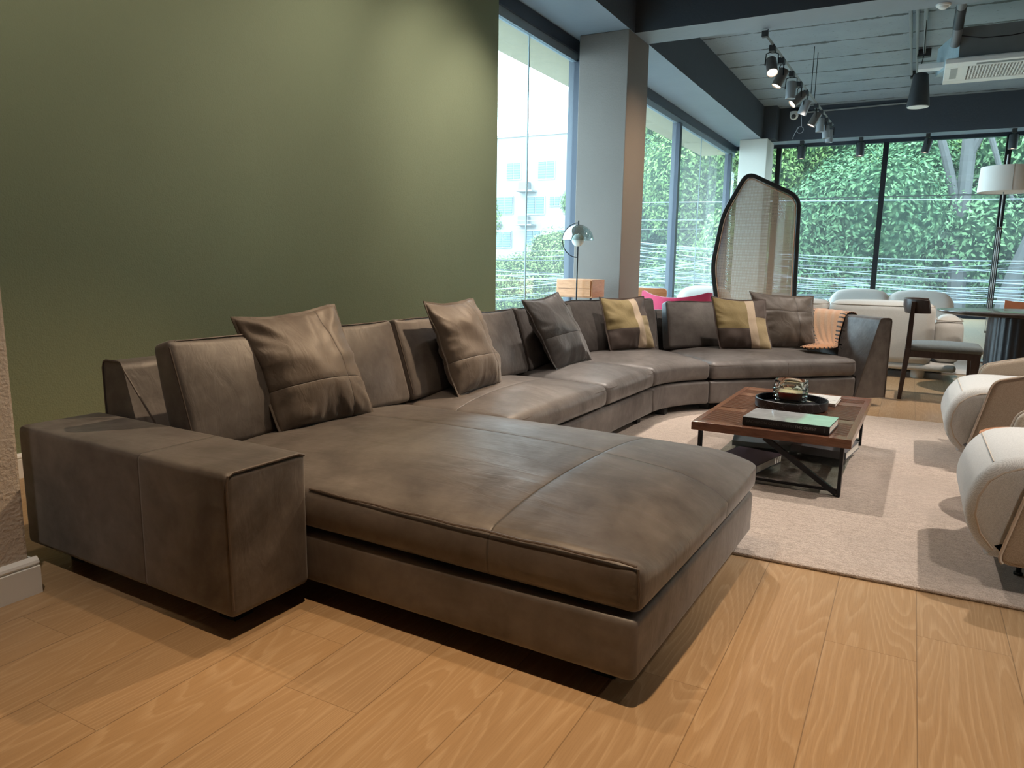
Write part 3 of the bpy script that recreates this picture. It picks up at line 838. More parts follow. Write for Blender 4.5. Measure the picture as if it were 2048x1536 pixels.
fr.box(-hw, -hw + 0.03, -hd + 0.022, hd - 0.022, t0, t1); fr.box(hw - 0.03, hw, -hd + 0.022, hd - 0.022, t0, t1)
obj('top_frame', CL(fr), wal, ct, smooth=False, bevel=0.002)
cr = MB()
for y0, y1 in ((-hd + 0.022, -hd + 0.075), (hd - 0.11, hd - 0.022), (-0.245, -0.155), (0.30, 0.40)): 
    cr.box(-hw + 0.03, -0.20, y0, y1, t0 + 0.01, t1 - 0.0015); cr.box(0.20, hw - 0.03, y0, y1, t0 + 0.01, t1 - 0.0015)
cr.box(-0.05, 0.05, -hd + 0.022, hd - 0.022, t0 + 0.006, t0 + 0.02)
obj('cross_rail', CL(cr), wal, ct, smooth=False)
y = -hd + 0.03; ns = 0
pit = 0.0268
while y < hd - 0.035:
    sl = MB(); x0_, x1_ = -hw + 0.03, hw - 0.03
    for lo, hi_ in ((-hd + 0.018, -hd + 0.075), (hd - 0.11, hd - 0.018), (-0.245, -0.155), (0.30, 0.40)):
        if y + 0.015 > lo and y < hi_: x0_, x1_ = -0.20, 0.20
    sl.box(x0_, x1_, y, y + 0.015, t1 - 0.014, t1 - 0.002)
    obj('slat', CL(sl), wal2, ct, smooth=False); y += pit; ns += 1
lg = 0.022
for sx in (-1, 1):
    for sy in (-1, 1):
        x = sx * 0.345; yy = sy * 0.60
        obj('leg', CL(MB().box(x - 0.008, x + 0.008, yy - lg, yy + lg, 0.0, t0)), M['black_metal'], ct, smooth=False, bevel=0.002)
for sy in (-1, 1):
    yy = sy * 0.60
    mb = MB(); a = Vector((-0.02 * sy * -1, yy, t0 - 0.004)); b = Vector((0.335 * -sy, yy, 0.012))
    d = (b - a).normalized(); nn = Vector((-d.z, 0, d.x)) * 0.012
    mb.add([a - nn + Vector((0, -0.012, 0)), b - nn + Vector((0, -0.012, 0)), b + nn + Vector((0, -0.012, 0)), a + nn + Vector((0, -0.012, 0)),
            a - nn + Vector((0, 0.012, 0)), b - nn + Vector((0, 0.012, 0)), b + nn + Vector((0, 0.012, 0)), a + nn + Vector((0, 0.012, 0))],
           [(3, 2, 1, 0), (4, 5, 6, 7), (0, 1, 5, 4), (1, 2, 6, 5), (2, 3, 7, 6), (3, 0, 4, 7)])
    obj('diagonal_brace', CL(mb), M['black_metal'], ct, smooth=False)
    obj('lower_rail', CL(MB().box(-0.345, 0.345, yy - 0.01, yy + 0.01, 0.022, 0.036)), M['black_metal'], ct, smooth=False)
obj('glass_shelf', CL(MB().box(-0.335, 0.335, -0.61, 0.61, 0.036, 0.044)), M['shelf_glass'], ct, smooth=False, label='smoked glass lower shelf')

TOPZ = 0.014 + t1
# round dark marble tray
def marble():
    t = NT('black_marble'); c = t.coord()
    w = t.noise(c, 9, 5, 0.6)
    v = t.node('ShaderNodeTexVoronoi', feature='DISTANCE_TO_EDGE'); v.inputs['Scale'].default_value = 17
    off = t.node('ShaderNodeVectorMath', operation='ADD'); t.link(c, off.inputs[0]); t.link(t.comb(t.math('MULTIPLY', w, 0.12), t.math('MULTIPLY', w, 0.10), 0.0), off.inputs[1])
    t.link(off.outputs[0], v.inputs['Vector'])
    ln = t.math('LESS_THAN', v.outputs['Distance'], 0.012)
    col = t.mix(t.math('MULTIPLY', ln, 0.55), (0.012, 0.013, 0.016), (0.25, 0.25, 0.27))
    return t.done(col, 0.3)
tx, ty, tr = -0.555, 4.465, 0.20
m = MB().lathe([(0, 0.0), (tr - 0.012, 0.0), (tr - 0.003, 0.004), (tr, 0.012), (tr, 0.052), (tr - 0.004, 0.055), (tr - 0.010, 0.052), (tr - 0.012, 0.014), (0, 0.012)], n=64)
m.v = [(x + tx, y_ + ty, z + TOPZ) for x, y_, z in m.v]
tag(obj('round_tray', m, marble(), loc=(tx, ty, TOPZ), angle=30), 'round black marble tray with raised rim on the coffee table', 'tray')
# square-ish cut glass candle holder
gx, gy, g0 = -0.572, 4.545, TOPZ + 0.0125
def grooved(n=72):
    vs = []; prof = []; H_ = 0.138
    m = MB()
    outer = [(0.0, 0), (0.058, 0.0), (0.066, 0.004)]
    rows = 26
    for i in range(rows + 1):
        z = 0.008 + (H_ - 0.016) * i / rows
        g = 0.0022 if (i % 5 == 3 and i < 22) else 0.0
        outer.append((0.067 + 0.009 * sin(pi * min(1, z / H_ * 0.9)) - g, z))
    outer += [(0.070, H_ - 0.002), (0.067, H_), (0.062, H_ - 0.002), (0.060, H_ - 0.02), (0.058, 0.03), (0.05, 0.02), (0.0, 0.018)]
    for rr0, z in outer:
        for k_ in range(n):
            r_ = rr0 * 1.30; t = 2 * pi * k_ / n + pi / 4
            c_, s_ = cos(t), sin(t); q = (abs(c_) ** 2.7 + abs(s_) ** 2.7) ** (-1 / 2.7)
            gg = 0.9985 if (k_ % 6) else 0.972
            if z > H_ - 0.03 or rr0 < 0.064: gg = 1
            vs.append((gx + r_ * c_ * q * gg, gy + r_ * s_ * q * gg, g0 + z))
    L_ = len(outer); fs = []
    for i in range(L_ - 1):
        for k_ in range(n): fs.append((i * n + k_, i * n + (k_ + 1) % n, (i + 1) * n + (k_ + 1) % n, (i + 1) * n + k_))
    m.add(vs, fs); return m
ch = root('candle_holder', (gx, gy, g0), 'thick cut-glass candle holder standing in the black tray', 'candle holder')
obj('glass_body', grooved(), M['cut_glass'], ch, angle=25)
wax = plain('ivory_wax', (0.50, 0.45, 0.28), 0.5, **{'Subsurface Weight': 0.2})
obj('wax', MB().lathe([(0, 0), (0.060, 0), (0.069, 0.006), (0.073, 0.042), (0, 0.042)], n=32, M=Matrix.Translation((gx, gy, g0 + 0.022)), power=2.7), wax, ch)
obj('wick', MB().tube([(gx, gy, g0 + 0.075), (gx + 0.002, gy, g0 + 0.09)], 0.0012, 5), M['black_plastic'], ch)

def book(name, cx, cy, z, w, d, h, rz, cover, pages, label, cat='book', spine=-1, text=None, group=None):
    """spine along the front (local -y) when spine=-1; pages show on other sides"""
    r = root(name, (cx, cy, z), label, cat, group, rz=rz)
    Mx = rmat(r)
    def put(mb): mb.v = [tuple(Mx @ Vector(v)) for v in mb.v]; return mb
    cv = MB(); t_ = min(0.004, h * 0.15)
    cv.box(-w / 2, w / 2, -d / 2, d / 2, 0, t_); cv.box(-w / 2, w / 2, -d / 2, d / 2, h - t_, h); cv.box(-w / 2, w / 2, -d / 2, -d / 2 + t_, t_, h - t_)
    obj('cover', put(cv), cover, r, smooth=False, bevel=0.001)
    obj('page_block', put(MB().box(-w / 2 + 0.004, w / 2 - 0.004, -d / 2 + t_, d / 2 - 0.004, t_, h - t_)), pages, r, smooth=False)
    return r, put
pg = NT('page_edges')
pgm = pg.done(pg.mix(pg.noise(pg.mapping(pg.coord(), (1, 1, 60)), 14, 2), (0.62, 0.58, 0.52), (0.8, 0.77, 0.72)), 0.8)
gloss = NT('cover_painted_reflection'); gc = gloss.sep(gloss.coord())
gn = gloss.noise(gloss.coord(), 14, 4, 0.6)
gcol = gloss.mix(gloss.ramp(gc[0], [(0.04, 0.0), (0.07, 1.0)]), gloss.mix(gn, (0.14, 0.15, 0.16), (0.46, 0.48, 0.49)), gloss.mix(gn, (0.24, 0.40, 0.33), (0.42, 0.62, 0.53)))  # grey and mint window reflections painted into the cover colour
glm = gloss.done(gcol, 0.08, **{'Specular IOR Level': 0.8})
bk, put = book('book', -0.487, 3.955, TOPZ + 0.0005, 0.42, 0.275, 0.042, radians(-4.0), M['black_plastic'], pgm, 'thick black hardback with glossy cover on the near edge of the coffee table')
# glossy jacket on top
obj('jacket_front', put(MB().box(-0.209, 0.209, -0.136, 0.136, 0.042, 0.0426)), glm, bk, smooth=False)
def text_obj(name, s, size, Mx, mat, parent=None, ext=0.0004, align='LEFT', spacing=1.0):
    c = bpy.data.curves.new(name, 'FONT'); c.body = s; c.size = size; c.extrude = ext; c.align_x = align; c.align_y = 'CENTER'; c.space_character = spacing
    o = bpy.data.objects.new(name, c); COL.objects.link(o)
    o.parent = parent
    o.matrix_local = rmat(parent).inverted() @ Mx if parent else Mx
    c.materials.append(mat)
    bpy.context.view_layer.update()
    dg = bpy.context.evaluated_depsgraph_get(); me = bpy.data.meshes.new_from_object(o.evaluated_get(dg))
    o2 = bpy.data.objects.new(name, me); COL.objects.link(o2); o2.parent = parent; o2.matrix_local = o.matrix_local.copy()
    me.materials.clear(); me.materials.append(mat)
    bpy.data.objects.remove(o); return o2
txt1 = plain('grey_foil_text', (0.10, 0.10, 0.105), 0.4); txt2 = plain('silver_foil_text', (0.28, 0.28, 0.29), 0.4)
RX = Matrix.Rotation(pi / 2, 4, 'X')
BM_ = rmat(bk)
text_obj('spine_lettering', 'VACHERON CONSTANTIN', 0.0195, BM_ @ Matrix.Translation((-0.192, -0.1382, 0.021)) @ RX, txt1, bk)
text_obj('spine_lettering', 'THE QUEST', 0.0195, BM_ @ Matrix.Translation((0.048, -0.1382, 0.021)) @ RX, txt2, bk)
obj('spine_mark', put(MB().box(0.188, 0.189, -0.1384, -0.137, 0.01, 0.033)), txt2, bk, smooth=False)

whitecov = NT('white_magazine_cover'); wc = whitecov.coord()
whitem = whitecov.done(whitecov.mix(whitecov.math('GREATER_THAN', whitecov.noise(whitecov.mapping(wc, (3, 1, 1)), 12, 4, 0.7), 0.6), (0.62, 0.6, 0.58), (0.3, 0.28, 0.27)), 0.3)
b2, _ = book('book', -0.435, 4.76, TOPZ + 0.0005, 0.22, 0.29, 0.018, radians(-2), whitem, pgm, 'white softcover book lying behind the black tray')
SHZ = 0.014 + 0.0445
greyb = plain('grey_cloth_cover', (0.13, 0.13, 0.14), 0.6); navy = plain('dark_plum_cover', (0.035, 0.026, 0.042), 0.35); slate = plain('slate_blue_cover', (0.16, 0.2, 0.22), 0.5)
book('book', -0.36, 4.56, SHZ, 0.30, 0.34, 0.045, radians(-8), greyb, pgm, 'thick grey boxed book on the glass shelf, under the right of the coffee table')
book('book', -0.70, 4.02, SHZ, 0.25, 0.33, 0.045, radians(-14), navy, pgm, 'dark plum book on the glass shelf, nearest the chaise')
book('book', -0.72, 4.62, SHZ, 0.34, 0.42, 0.03, radians(8), slate, pgm, 'wide slate-blue book on the glass shelf behind the plum book')

# ------------------------------------------------------------------ armchairs
def weave(name, c0, c1, sc_=620):
    t = NT(name); c = t.coord()
    s = t.sep(c)
    w = t.math('MULTIPLY', t.math('SINE', t.math('MULTIPLY', t.math('ADD', s[0], s[1]), sc_ * 2.2)), t.math('SINE', t.math('MULTIPLY', s[2], sc_ * 2.4)))
    n = t.noise(c, 240, 3, 0.7)
    f = t.math('ADD', t.math('MULTIPLY', w, 0.25), n)
    f = t.ramp(f, [(0.35, 0), (0.65, 1)])
    return t.done(t.mix(f, c0, c1), 0.9, 0, t.bump(f, 0.35, 0.0015), **{'Sheen Weight': 0.2})
shell_m = weave('oatmeal_weave', (0.30, 0.235, 0.175), (0.47, 0.385, 0.30))
seat_m = weave('pale_grey_boucle', (0.46, 0.46, 0.45), (0.66, 0.655, 0.64))
pipe_m = plain('oatmeal_piping', (0.55, 0.47, 0.39), 0.8)
def roundpoly(pts, r, n=4):
    """fillet polygon corners"""
    out = []; m = len(pts)
    for i in range(m):
        p, a, b = Vector(pts[i]), Vector(pts[i - 1]), Vector(pts[(i + 1) % m])
        ra = min(r, (a - p).length * 0.45, (b - p).length * 0.45)
        p0 = p + (a - p).normalized() * ra; p1 = p + (b - p).normalized() * ra
        for k in range(n + 1):
            t = k / n; out.append(tuple(p0 * (1 - t) ** 2 + p * 2 * t * (1 - t) + p1 * t * t))
    return out
def loft(poly, y0, y1, r=0.03, k=4, cen=None):
    """extrude XZ polygon along Y with rounded rims (insets toward centroid)"""
    cx = sum(p[0] for p in poly) / len(poly); cz = sum(p[1] for p in poly) / len(poly)
    st = [(r * (1 - sin(pi / 2 * i / k)), r * (1 - cos(pi / 2 * i / k))) for i in range(k + 1)]
    ring = []
    n = len(poly)
    nrm = []
    for i in range(n):
        a, b = Vector(poly[i - 1]), Vector(poly[(i + 1) % n]); t = (b - a).normalized(); nrm.append(Vector((t.y, -t.x)))
    # orient outward
    if (Vector(poly[0]) - Vector((cx, cz))).dot(nrm[0]) < 0: nrm = [-q for q in nrm]
    for ins, dy in [(r - r * sin(pi / 2 * i / k), r - r * cos(pi / 2 * i / k)) for i in range(k + 1)]:
        pass
    seq = []
    for i in range(k + 1):
        a = pi / 2 * i / k; seq.append((r * (1 - sin(a)), y0 + r * (1 - cos(a))))
    for i in range(k + 1):
        a = pi / 2 * (k - i) / k; seq.append((r * (1 - sin(a)), y1 - r * (1 - cos(a))))
    vs = []
    for ins, y in seq:
        for p, q in zip(poly, nrm): vs.append((p[0] - q.x * ins, y, p[1] - q.y * ins))
    m = MB(); L = len(seq)
    fs = [tuple(range(n)), tuple(range(L * n - 1, (L - 1) * n - 1, -1))]
    for i in range(L - 1):
        for j in range(n): fs.append((i * n + j, (i + 1) * n + j, (i + 1) * n + (j + 1) % n, i * n + (j + 1) % n))
    m.add(vs, fs); return m
def armchair(dx, Y0, label):
    W_ = 0.76
    r = root('armchair', (0.75 + dx, Y0 + W_ / 2, 0.014), label, 'armchair', 'pale boucle armchairs facing the coffee table')
    sh = lambda P: [(x + dx, z) for x, z in P]
    side = roundpoly(sh([(0.335, 0.115), (0.43, 0.535), (0.62, 0.585), (1.10, 0.70), (1.17, 0.66), (1.08, 0.115)]), 0.045, 5)
    for y0 in (Y0, Y0 + W_ - 0.055):
        o = obj('arm_panel', loft(side, y0, y0 + 0.055, 0.02), shell_m, r, angle=60)
        yy = y0 if y0 == Y0 else y0 + 0.055
        fp = [p for p in side if p[0] < 0.75 + dx and p[1] > 0.12]
        fp.sort(key=lambda p: (p[1] * 2 + p[0]))
        obj('piping', MB().tube([(x - 0.002, yy + (0.006 if y0 == Y0 else -0.006), z) for x, z in fp], 0.006, 6), pipe_m, o)
    back = roundpoly(sh([(1.0, 0.10), (1.02, 0.68), (1.07, 0.72), (1.19, 0.68), (1.10, 0.10)]), 0.04, 4)
    obj('backrest', loft(back, Y0 + 0.05, Y0 + W_ - 0.05, 0.03), shell_m, r, angle=60)
    st = sh([(0.375, 0.105), (0.30, 0.13), (0.252, 0.19), (0.228, 0.26), (0.232, 0.33), (0.258, 0.40), (0.302, 0.452), (0.36, 0.478), (0.46, 0.49), (0.7, 0.49), (0.98, 0.475), (1.0, 0.44), (1.0, 0.12), (0.96, 0.105)])
    st2 = []
    for i in range(len(st)):
        p0, p1, p2, p3 = [Vector(st[(i + q) % len(st)]) for q in (-1, 0, 1, 2)]
        for k_ in range(4):
            t = k_ / 4
            st2.append(tuple(0.5 * ((2 * p1) + (p2 - p0) * t + (2 * p0 - 5 * p1 + 4 * p2 - p3) * t * t + (3 * p1 - p0 - 3 * p2 + p3) * t ** 3)))
    o = obj('seat', loft(st2, Y0 + 0.062, Y0 + W_ - 0.062, 0.055, 6), seat_m, r, angle=70)
    obj('seam', MB().tube([(x + dx + 0.014, Y0 + 0.069, z - 0.012 if z > 0.4 else z) for x, z in ((0.39, 0.12), (0.31, 0.148), (0.268, 0.2), (0.247, 0.265), (0.251, 0.33), (0.275, 0.39), (0.315, 0.437), (0.37, 0.463), (0.46, 0.475), (0.6, 0.478))], 0.005, 6), pipe_m, o)
    obj('seam', MB().tube([(0.3000 + dx, Y0 + 0.118 + (W_ - 0.236) * i / 12, 0.4525) for i in range(13)], 0.002, 5), pipe_m, o)
    for x in (0.43, 1.0):
        for y in (Y0 + 0.23, Y0 + W_ - 0.23):
            l = obj('leg', MB().tube([(x + dx, y, 0.014), (x + dx, y, 0.13)], 0.009, 10), M['black_metal'], r)
            obj('foot_pad', MB().lathe([(0, 0), (0.015, 0), (0.015, 0.008), (0, 0.01)], n=16, M=Matrix.Translation((x + dx, y, 0.014))), M['black_plastic'], l)
armchair(0.012, 2.915, 'pale armchair in the foreground right, nearest the camera, cut by the right edge')
armchair(0.0, 4.60, 'pale armchair behind the nearer one, beside the dining chair')
st_ = root('side_table', (0.62, 3.97, 0.014), 'small round orange-brown side table with thin black legs between the two armchairs', 'side table')
obj('table_top', MB().lathe([(0, 0), (0.255, 0), (0.262, 0.006), (0.262, 0.016), (0.255, 0.02), (0, 0.02)], n=48, M=Matrix.Translation((0.60, 3.97, 0.352))), walnut('orange_walnut', (0.42, 0.17, 0.075), (0.56, 0.25, 0.12), (1, 4, 1)), st_, angle=30)
for a in (195, 315, 75):
    a = radians(a); cx, cy = 0.60 + 0.262 * cos(a), 3.97 + 0.262 * sin(a)
    l = obj('leg', MB().tube([(cx - 0.012 * cos(a), cy - 0.012 * sin(a), 0.376), (cx + 0.02 * cos(a), cy + 0.02 * sin(a), 0.014)], 0.0105, 10), M['black_metal'], st_)
    obj('bracket', MB().tube([(cx, cy, 0.345), (0.60 + 0.08 * cos(a), 3.97 + 0.08 * sin(a), 0.345)], [0.009, 0.004], 8), M['black_metal'], l)

# ------------------------------------------------------------------ dining chair and table
dwood = walnut('dark_stained_wood', (0.028, 0.017, 0.014), (0.055, 0.035, 0.03), (5, 5, 1), 0.35)
teal = weave('grey_teal_wool', (0.07, 0.085, 0.088), (0.15, 0.17, 0.17), 600)
DA = 0.0
dc = root('dining_chair', (0.28, 7.29, 0), 'dark wooden dining chair with grey-teal seat and curved backrest, at the table', 'chair', rz=DA)
DM = rmat(dc)
def DL(mb): mb.v = [tuple(DM @ Vector(v)) for v in mb.v]; return mb
# local: x forward, y left; posts at x=-0.27, y=+-0.23
def post(x0, y0, x1, y1, z0, z1, w0=0.02, w1=0.02, d0=0.02, d1=0.02):
    m = MB()
    m.add([(x0 - w0, y0 - d0, z0), (x0 + w0, y0 - d0, z0), (x0 + w0, y0 + d0, z0), (x0 - w0, y0 + d0, z0),
           (x1 - w1, y1 - d1, z1), (x1 + w1, y1 - d1, z1), (x1 + w1, y1 + d1, z1), (x1 - w1, y1 + d1, z1)],
          [(3, 2, 1, 0), (4, 5, 6, 7), (0, 1, 5, 4), (1, 2, 6, 5), (2, 3, 7, 6), (3, 0, 4, 7)])
    return m
for sy in (-1, 1):
    obj('rear_leg', DL(post(-0.29, 0.225 * sy, -0.26, 0.225 * sy, 0, 0.44, 0.015, 0.022, 0.014, 0.018)), dwood, dc, smooth=False, bevel=0.004)
    obj('back_post', DL(post(-0.26, 0.225 * sy, -0.255, 0.20 * sy, 0.44, 0.835, 0.022, 0.016, 0.018, 0.014)), dwood, dc, smooth=False, bevel=0.004)
    obj('front_leg', DL(post(0.235, 0.215 * sy, 0.235, 0.215 * sy, 0, 0.425, 0.018, 0.035, 0.014, 0.018)), dwood, dc, smooth=False, bevel=0.004)
    obj('side_rail', DL(MB().box(-0.25, 0.24, 0.225 * sy - 0.012, 0.225 * sy + 0.012, 0.37, 0.425)), dwood, dc, smooth=False)
obj('front_rail', DL(MB().box(0.225, 0.25, -0.21, 0.21, 0.37, 0.425)), dwood, dc, smooth=False)
m = MB(); vs = []; NB = 14
for i in range(NB + 1):
    a = -1 + 2 * i / NB; y = 0.255 * a / (1 + 0.12 * abs(a) ** 6); x = -0.315 + 0.185 * abs(a) ** 3.2
    hz = 0.062 * (1 - 0.10 * abs(a) ** 6)
    nx_, ny_ = (1.0, 0.0) if abs(a) < 0.5 else (0.75 - 0.5 * (abs(a) - 0.5), -math.copysign(0.5 + 0.9 * (abs(a) - 0.5), a))
    for dx_, dz_ in ((-0.010, -hz), (0.010, -hz), (0.016, 0), (0.010, hz), (-0.006, hz), (-0.016, 0)): vs.append((x + dx_ * nx_ - dz_ * 0.18, y + dx_ * ny_, 0.795 + dz_))
fs = [(0, 1, 2, 3, 4, 5), tuple(range(NB * 6 + 5, NB * 6 - 1, -1))]
for i in range(NB):
    for k in range(6): fs.append((i * 6 + k, i * 6 + (k + 1) % 6, (i + 1) * 6 + (k + 1) % 6, (i + 1) * 6 + k))
m.add(vs, fs)
obj('backrest', DL(m), dwood, dc, angle=50, bevel=0.006)
obj('seat', DL(MB().soft(-0.25, 0.285, -0.24, 0.24, 0.415, 0.475, r=0.028, crown=0.02, side=0.004, n=(12, 12))), teal, dc)

dt = root('dining_table', (1.32, 7.95, 0), 'dark oval dining table with a grooved black drum base, at the right edge', 'table')
top_m = walnut('dark_table_top', (0.045, 0.035, 0.035), (0.085, 0.07, 0.068), (1, 6, 1), 0.16)
obj('table_top', MB().lathe([(0, 0), (1.0, 0), (1.07, 0.012), (1.10, 0.03), (1.098, 0.036), (1.09, 0.038), (0, 0.038)], n=96, M=Matrix.Translation((1.32, 7.95, 0.702)), sy=0.56), top_m, dt, angle=30)
bm_ = leather('black_drum_base', (0.006, 0.006, 0.008), (0.012, 0.012, 0.016), rough=0.4)
for cx in (0.93, 1.72):
    pr = MB(); vs = []; n_ = 120
    for z in (0, 0.70):
        for k in range(n_):
            a = 2 * pi * k / n_; rr = 0.29 + 0.004 * sin(a * 30)
            vs.append((cx + rr * cos(a), 7.95 + rr * sin(a), z))
    pr.add(vs, [tuple(range(n_ - 1, -1, -1)), tuple(range(n_, 2 * n_))] + [(k, (k + 1) % n_, n_ + (k + 1) % n_, n_ + k) for k in range(n_)])
    obj('drum_base', pr, bm_, dt, angle=40)
# tan leather chair beyond the table
tan = leather('tan_saddle_leather', (0.30, 0.11, 0.05), (0.42, 0.17, 0.08))
tc = root('dining_chair', (1.2, 9.4, 0), 'orange-tan leather dining chair beyond the dining table at the right edge', 'chair')
m = MB(); vs = []
for i in range(15):
    a = -1 + 2 * i / 14; x = 1.2 + 0.31 * a; y = 9.62 - 0.16 * abs(a) ** 2.2; zt = 0.765 + 0.02 * abs(a) ** 3
    for q in ((y - 0.012, 0.47), (y + 0.012, 0.47), (y + 0.014, zt), (y - 0.010, zt)): vs.append((x, q[0], q[1]))
fs = [(0, 1, 2, 3), tuple(range(59, 55, -1))]
for i in range(14):
    for k in range(4): fs.append((i * 4 + k, i * 4 + (k + 1) % 4, (i + 1) * 4 + (k + 1) % 4, (i + 1) * 4 + k))
m.add(vs, fs); obj('backrest', m, tan, tc, angle=40)
obj('seat', MB().soft(0.93, 1.47, 9.15, 9.6, 0.42, 0.48, r=0.025, crown=0.01, n=(6, 6)), tan, tc)
for sx in (0.96, 1.44):
    for sy in (9.18, 9.56): obj('leg', MB().tube([(sx, sy, 0), (sx, sy, 0.43)], 0.014, 8), M['black_metal'], tc)

# ------------------------------------------------------------------ white curved sofas by the far windows
wf = weave('off_white_linen', (0.52, 0.505, 0.47), (0.66, 0.645, 0.61), 500)
wp = plain('off_white_piping', (0.42, 0.38, 0.33), 0.9)
ws = root('curved_sofa', (-0.3, 8.75, 0), 'off-white curved sofa seen from behind, back to the dining chair', 'sofa')
def wmod(x0, x1, y0, y1, z0, z1, par, r=0.09, crown=0.02, pipe=True, nm='back_section'):
    o = obj(nm, MB().soft(x0, x1, y0, y1, z0, z1, r=r, crown=crown, side=0.01, n=(10, 8), k=5), wf, par)
    if pipe: obj('piping', pipe_rect(x0 + 0.012, x1 - 0.012, y0 + 0.012, y1 - 0.012, z1 - 0.028, lambda x, y, z: (x, y, z), r=0.006, rc=min(0.09, (x1 - x0) / 2.2)), wp, o)
    return o
wmod(-0.75, 0.235, 8.42, 8.85, 0.14, 0.755, ws, r=0.08)
wmod(-1.62, -0.77, 8.50, 8.93, 0.14, 0.745, ws, r=0.08)
wmod(0.245, 0.50, 8.62, 9.25, 0.14, 0.615, ws, r=0.11, nm='arm_section')
wmod(-1.6, 0.25, 8.93, 9.40, 0.14, 0.44, ws, r=0.08, nm='seat_cushion', pipe=False)
obj('base', MB().soft(-1.6, 0.46, 8.44, 9.42, 0.085, 0.155, r=0.03, n=(8, 8)), wf, ws)
for x, y in ((0.13, 8.55), (-1.45, 8.6), (0.2, 9.3), (-1.45, 9.3)):
    obj('foot', MB().lathe([(0, 0), (0.058, 0), (0.066, 0.02), (0.064, 0.07), (0.055, 0.1), (0, 0.1)], n=24, M=Matrix.Translation((x, y, 0.012 if y > 9.1 else 0))), wf, ws, angle=50)
ws2 = root('curved_sofa', (-0.2, 11.0, 0.012), 'off-white rounded sofa nearest the far windows, facing the room', 'sofa')
for x0, x1 in ((-0.95, -0.22), (-0.28, 0.48)):
    o = obj('back_section', MB().soft(x0, x1, 10.5, 10.95, 0.013, 0.76, r=0.12, crown=0.07, n=(10, 8), k=6), wf, ws2)
    obj('seam', MB().tube([((x0 + x1) / 2 + 0.0, 10.5 + 0.0 * i, z) for i, z in enumerate((0.4, 0.5, 0.6))] + [((x0 + x1) / 2, 10.55, 0.72), ((x0 + x1) / 2, 10.7, 0.835)], 0.004, 5), wp, o)
obj('seat_cushion', MB().soft(-0.95, 0.45, 9.75, 10.55, 0.013, 0.44, r=0.1, crown=0.02, n=(8, 8)), wf, ws2)
wa = root('curved_armchair', (-2.8, 11.2, 0), 'white rounded armchair by the left windows, behind the pink chair', 'armchair')
obj('shell', MB().soft(-3.15, -2.4, 10.95, 11.75, 0.05, 0.745, r=0.2, crown=0.04, n=(8, 8), k=6), wf, wa)
obj('seat_cushion', MB().soft(-3.0, -2.55, 10.75, 11.3, 0.2, 0.46, r=0.09, crown=0.03, n=(8, 8)), wf, wa)

# magenta chair with winged back
mag = plain('magenta_velvet', (0.55, 0.012, 0.085), 0.75, var=0.25, scale=8, **{'Sheen Weight': 0.5})
mc = root('winged_armchair', (-2.6, 9.2, 0), 'bright magenta armchair with a low winged back, behind the sofa corner', 'armchair')
m = MB(); vs = []; NB = 24
for i in range(NB + 1):
    a = -1 + 2 * i / NB
    x = -2.58 + 0.44 * a; y = 8.86 + 0.26 * abs(a) ** 2.0
    zt = 0.705 + 0.085 * abs(a) ** 2.2; th = 0.045
    if abs(a) > 0.93: zt -= 0.02 * (abs(a) - 0.93) / 0.07
    for dy, z in ((-th, 0.32), (-th, zt - 0.03), (-th * 0.6, zt), (th * 0.6, zt), (th, zt - 0.03), (th, 0.32)): vs.append((x, y + dy, z))
fs = [tuple(range(5, -1, -1)), tuple(range(NB * 6, NB * 6 + 6))]
for i in range(NB):
    for k in range(6): fs.append((i * 6 + k, i * 6 + (k + 1) % 6, (i + 1) * 6 + (k + 1) % 6, (i + 1) * 6 + k))
m.add(vs, fs); obj('backrest', m, mag, mc, angle=60)
obj('seat', MB().soft(-2.95, -2.21, 8.9, 9.55, 0.28, 0.44, r=0.06, crown=0.02, n=(8, 8)), mag, mc)
for sx in (-2.88, -2.28):
    for sy in (8.98, 9.48): obj('leg', MB().tube([(sx, sy, 0), (sx, sy, 0.3)], 0.013, 8), M['black_metal'], mc)
# bentwood chair behind
owood = walnut('orange_oak', (0.48, 0.20, 0.075), (0.62, 0.29, 0.13), (1, 1, 7), 0.4)
wc_ = root('wooden_chair', (-3.35, 10.75, 0), 'light wooden chair with rounded backrest beside the pillar', 'chair')
obj('backrest', loft(roundpoly([(-3.72, 0.60), (-3.72, 0.755), (-3.12, 0.755), (-3.12, 0.60)], 0.06, 6), 10.5, 10.53, 0.008), owood, wc_)
obj('seat', MB().soft(-3.7, -3.14, 10.5, 10.98, 0.42, 0.45, r=0.012, n=(4, 4)), owood, wc_)
for sx in (-3.66, -3.18):
    obj('leg', MB().tube([(sx, 10.515, 0), (sx, 10.515, 0.64)], 0.014, 8), owood, wc_)
    obj('leg', MB().tube([(sx, 10.94, 0), (sx, 10.94, 0.43)], 0.014, 8), owood, wc_)
cb_ = root('side_cabinet', (-3.66, 8.6, 0), 'small orange oak cabinet on black legs before the left window, beside the pillar', 'cabinet')
obj('body', MB().box(-3.90, -3.42, 8.4, 8.8, 0.685, 0.905), owood, cb_, smooth=False, bevel=0.004)
obj('drawer_front', MB().box(-3.88, -3.44, 8.385, 8.4, 0.70, 0.79), owood, cb_, smooth=False, bevel=0.002)
obj('drawer_front', MB().box(-3.88, -3.44, 8.385, 8.4, 0.796, 0.89), owood, cb_, smooth=False, bevel=0.002)
for sx in (-3.87, -3.45):
    for sy in (8.43, 8.77): obj('leg', MB().box(sx - 0.01, sx + 0.01, sy - 0.01, sy + 0.01, 0, 0.685), M['black_metal'], cb_, smooth=False)

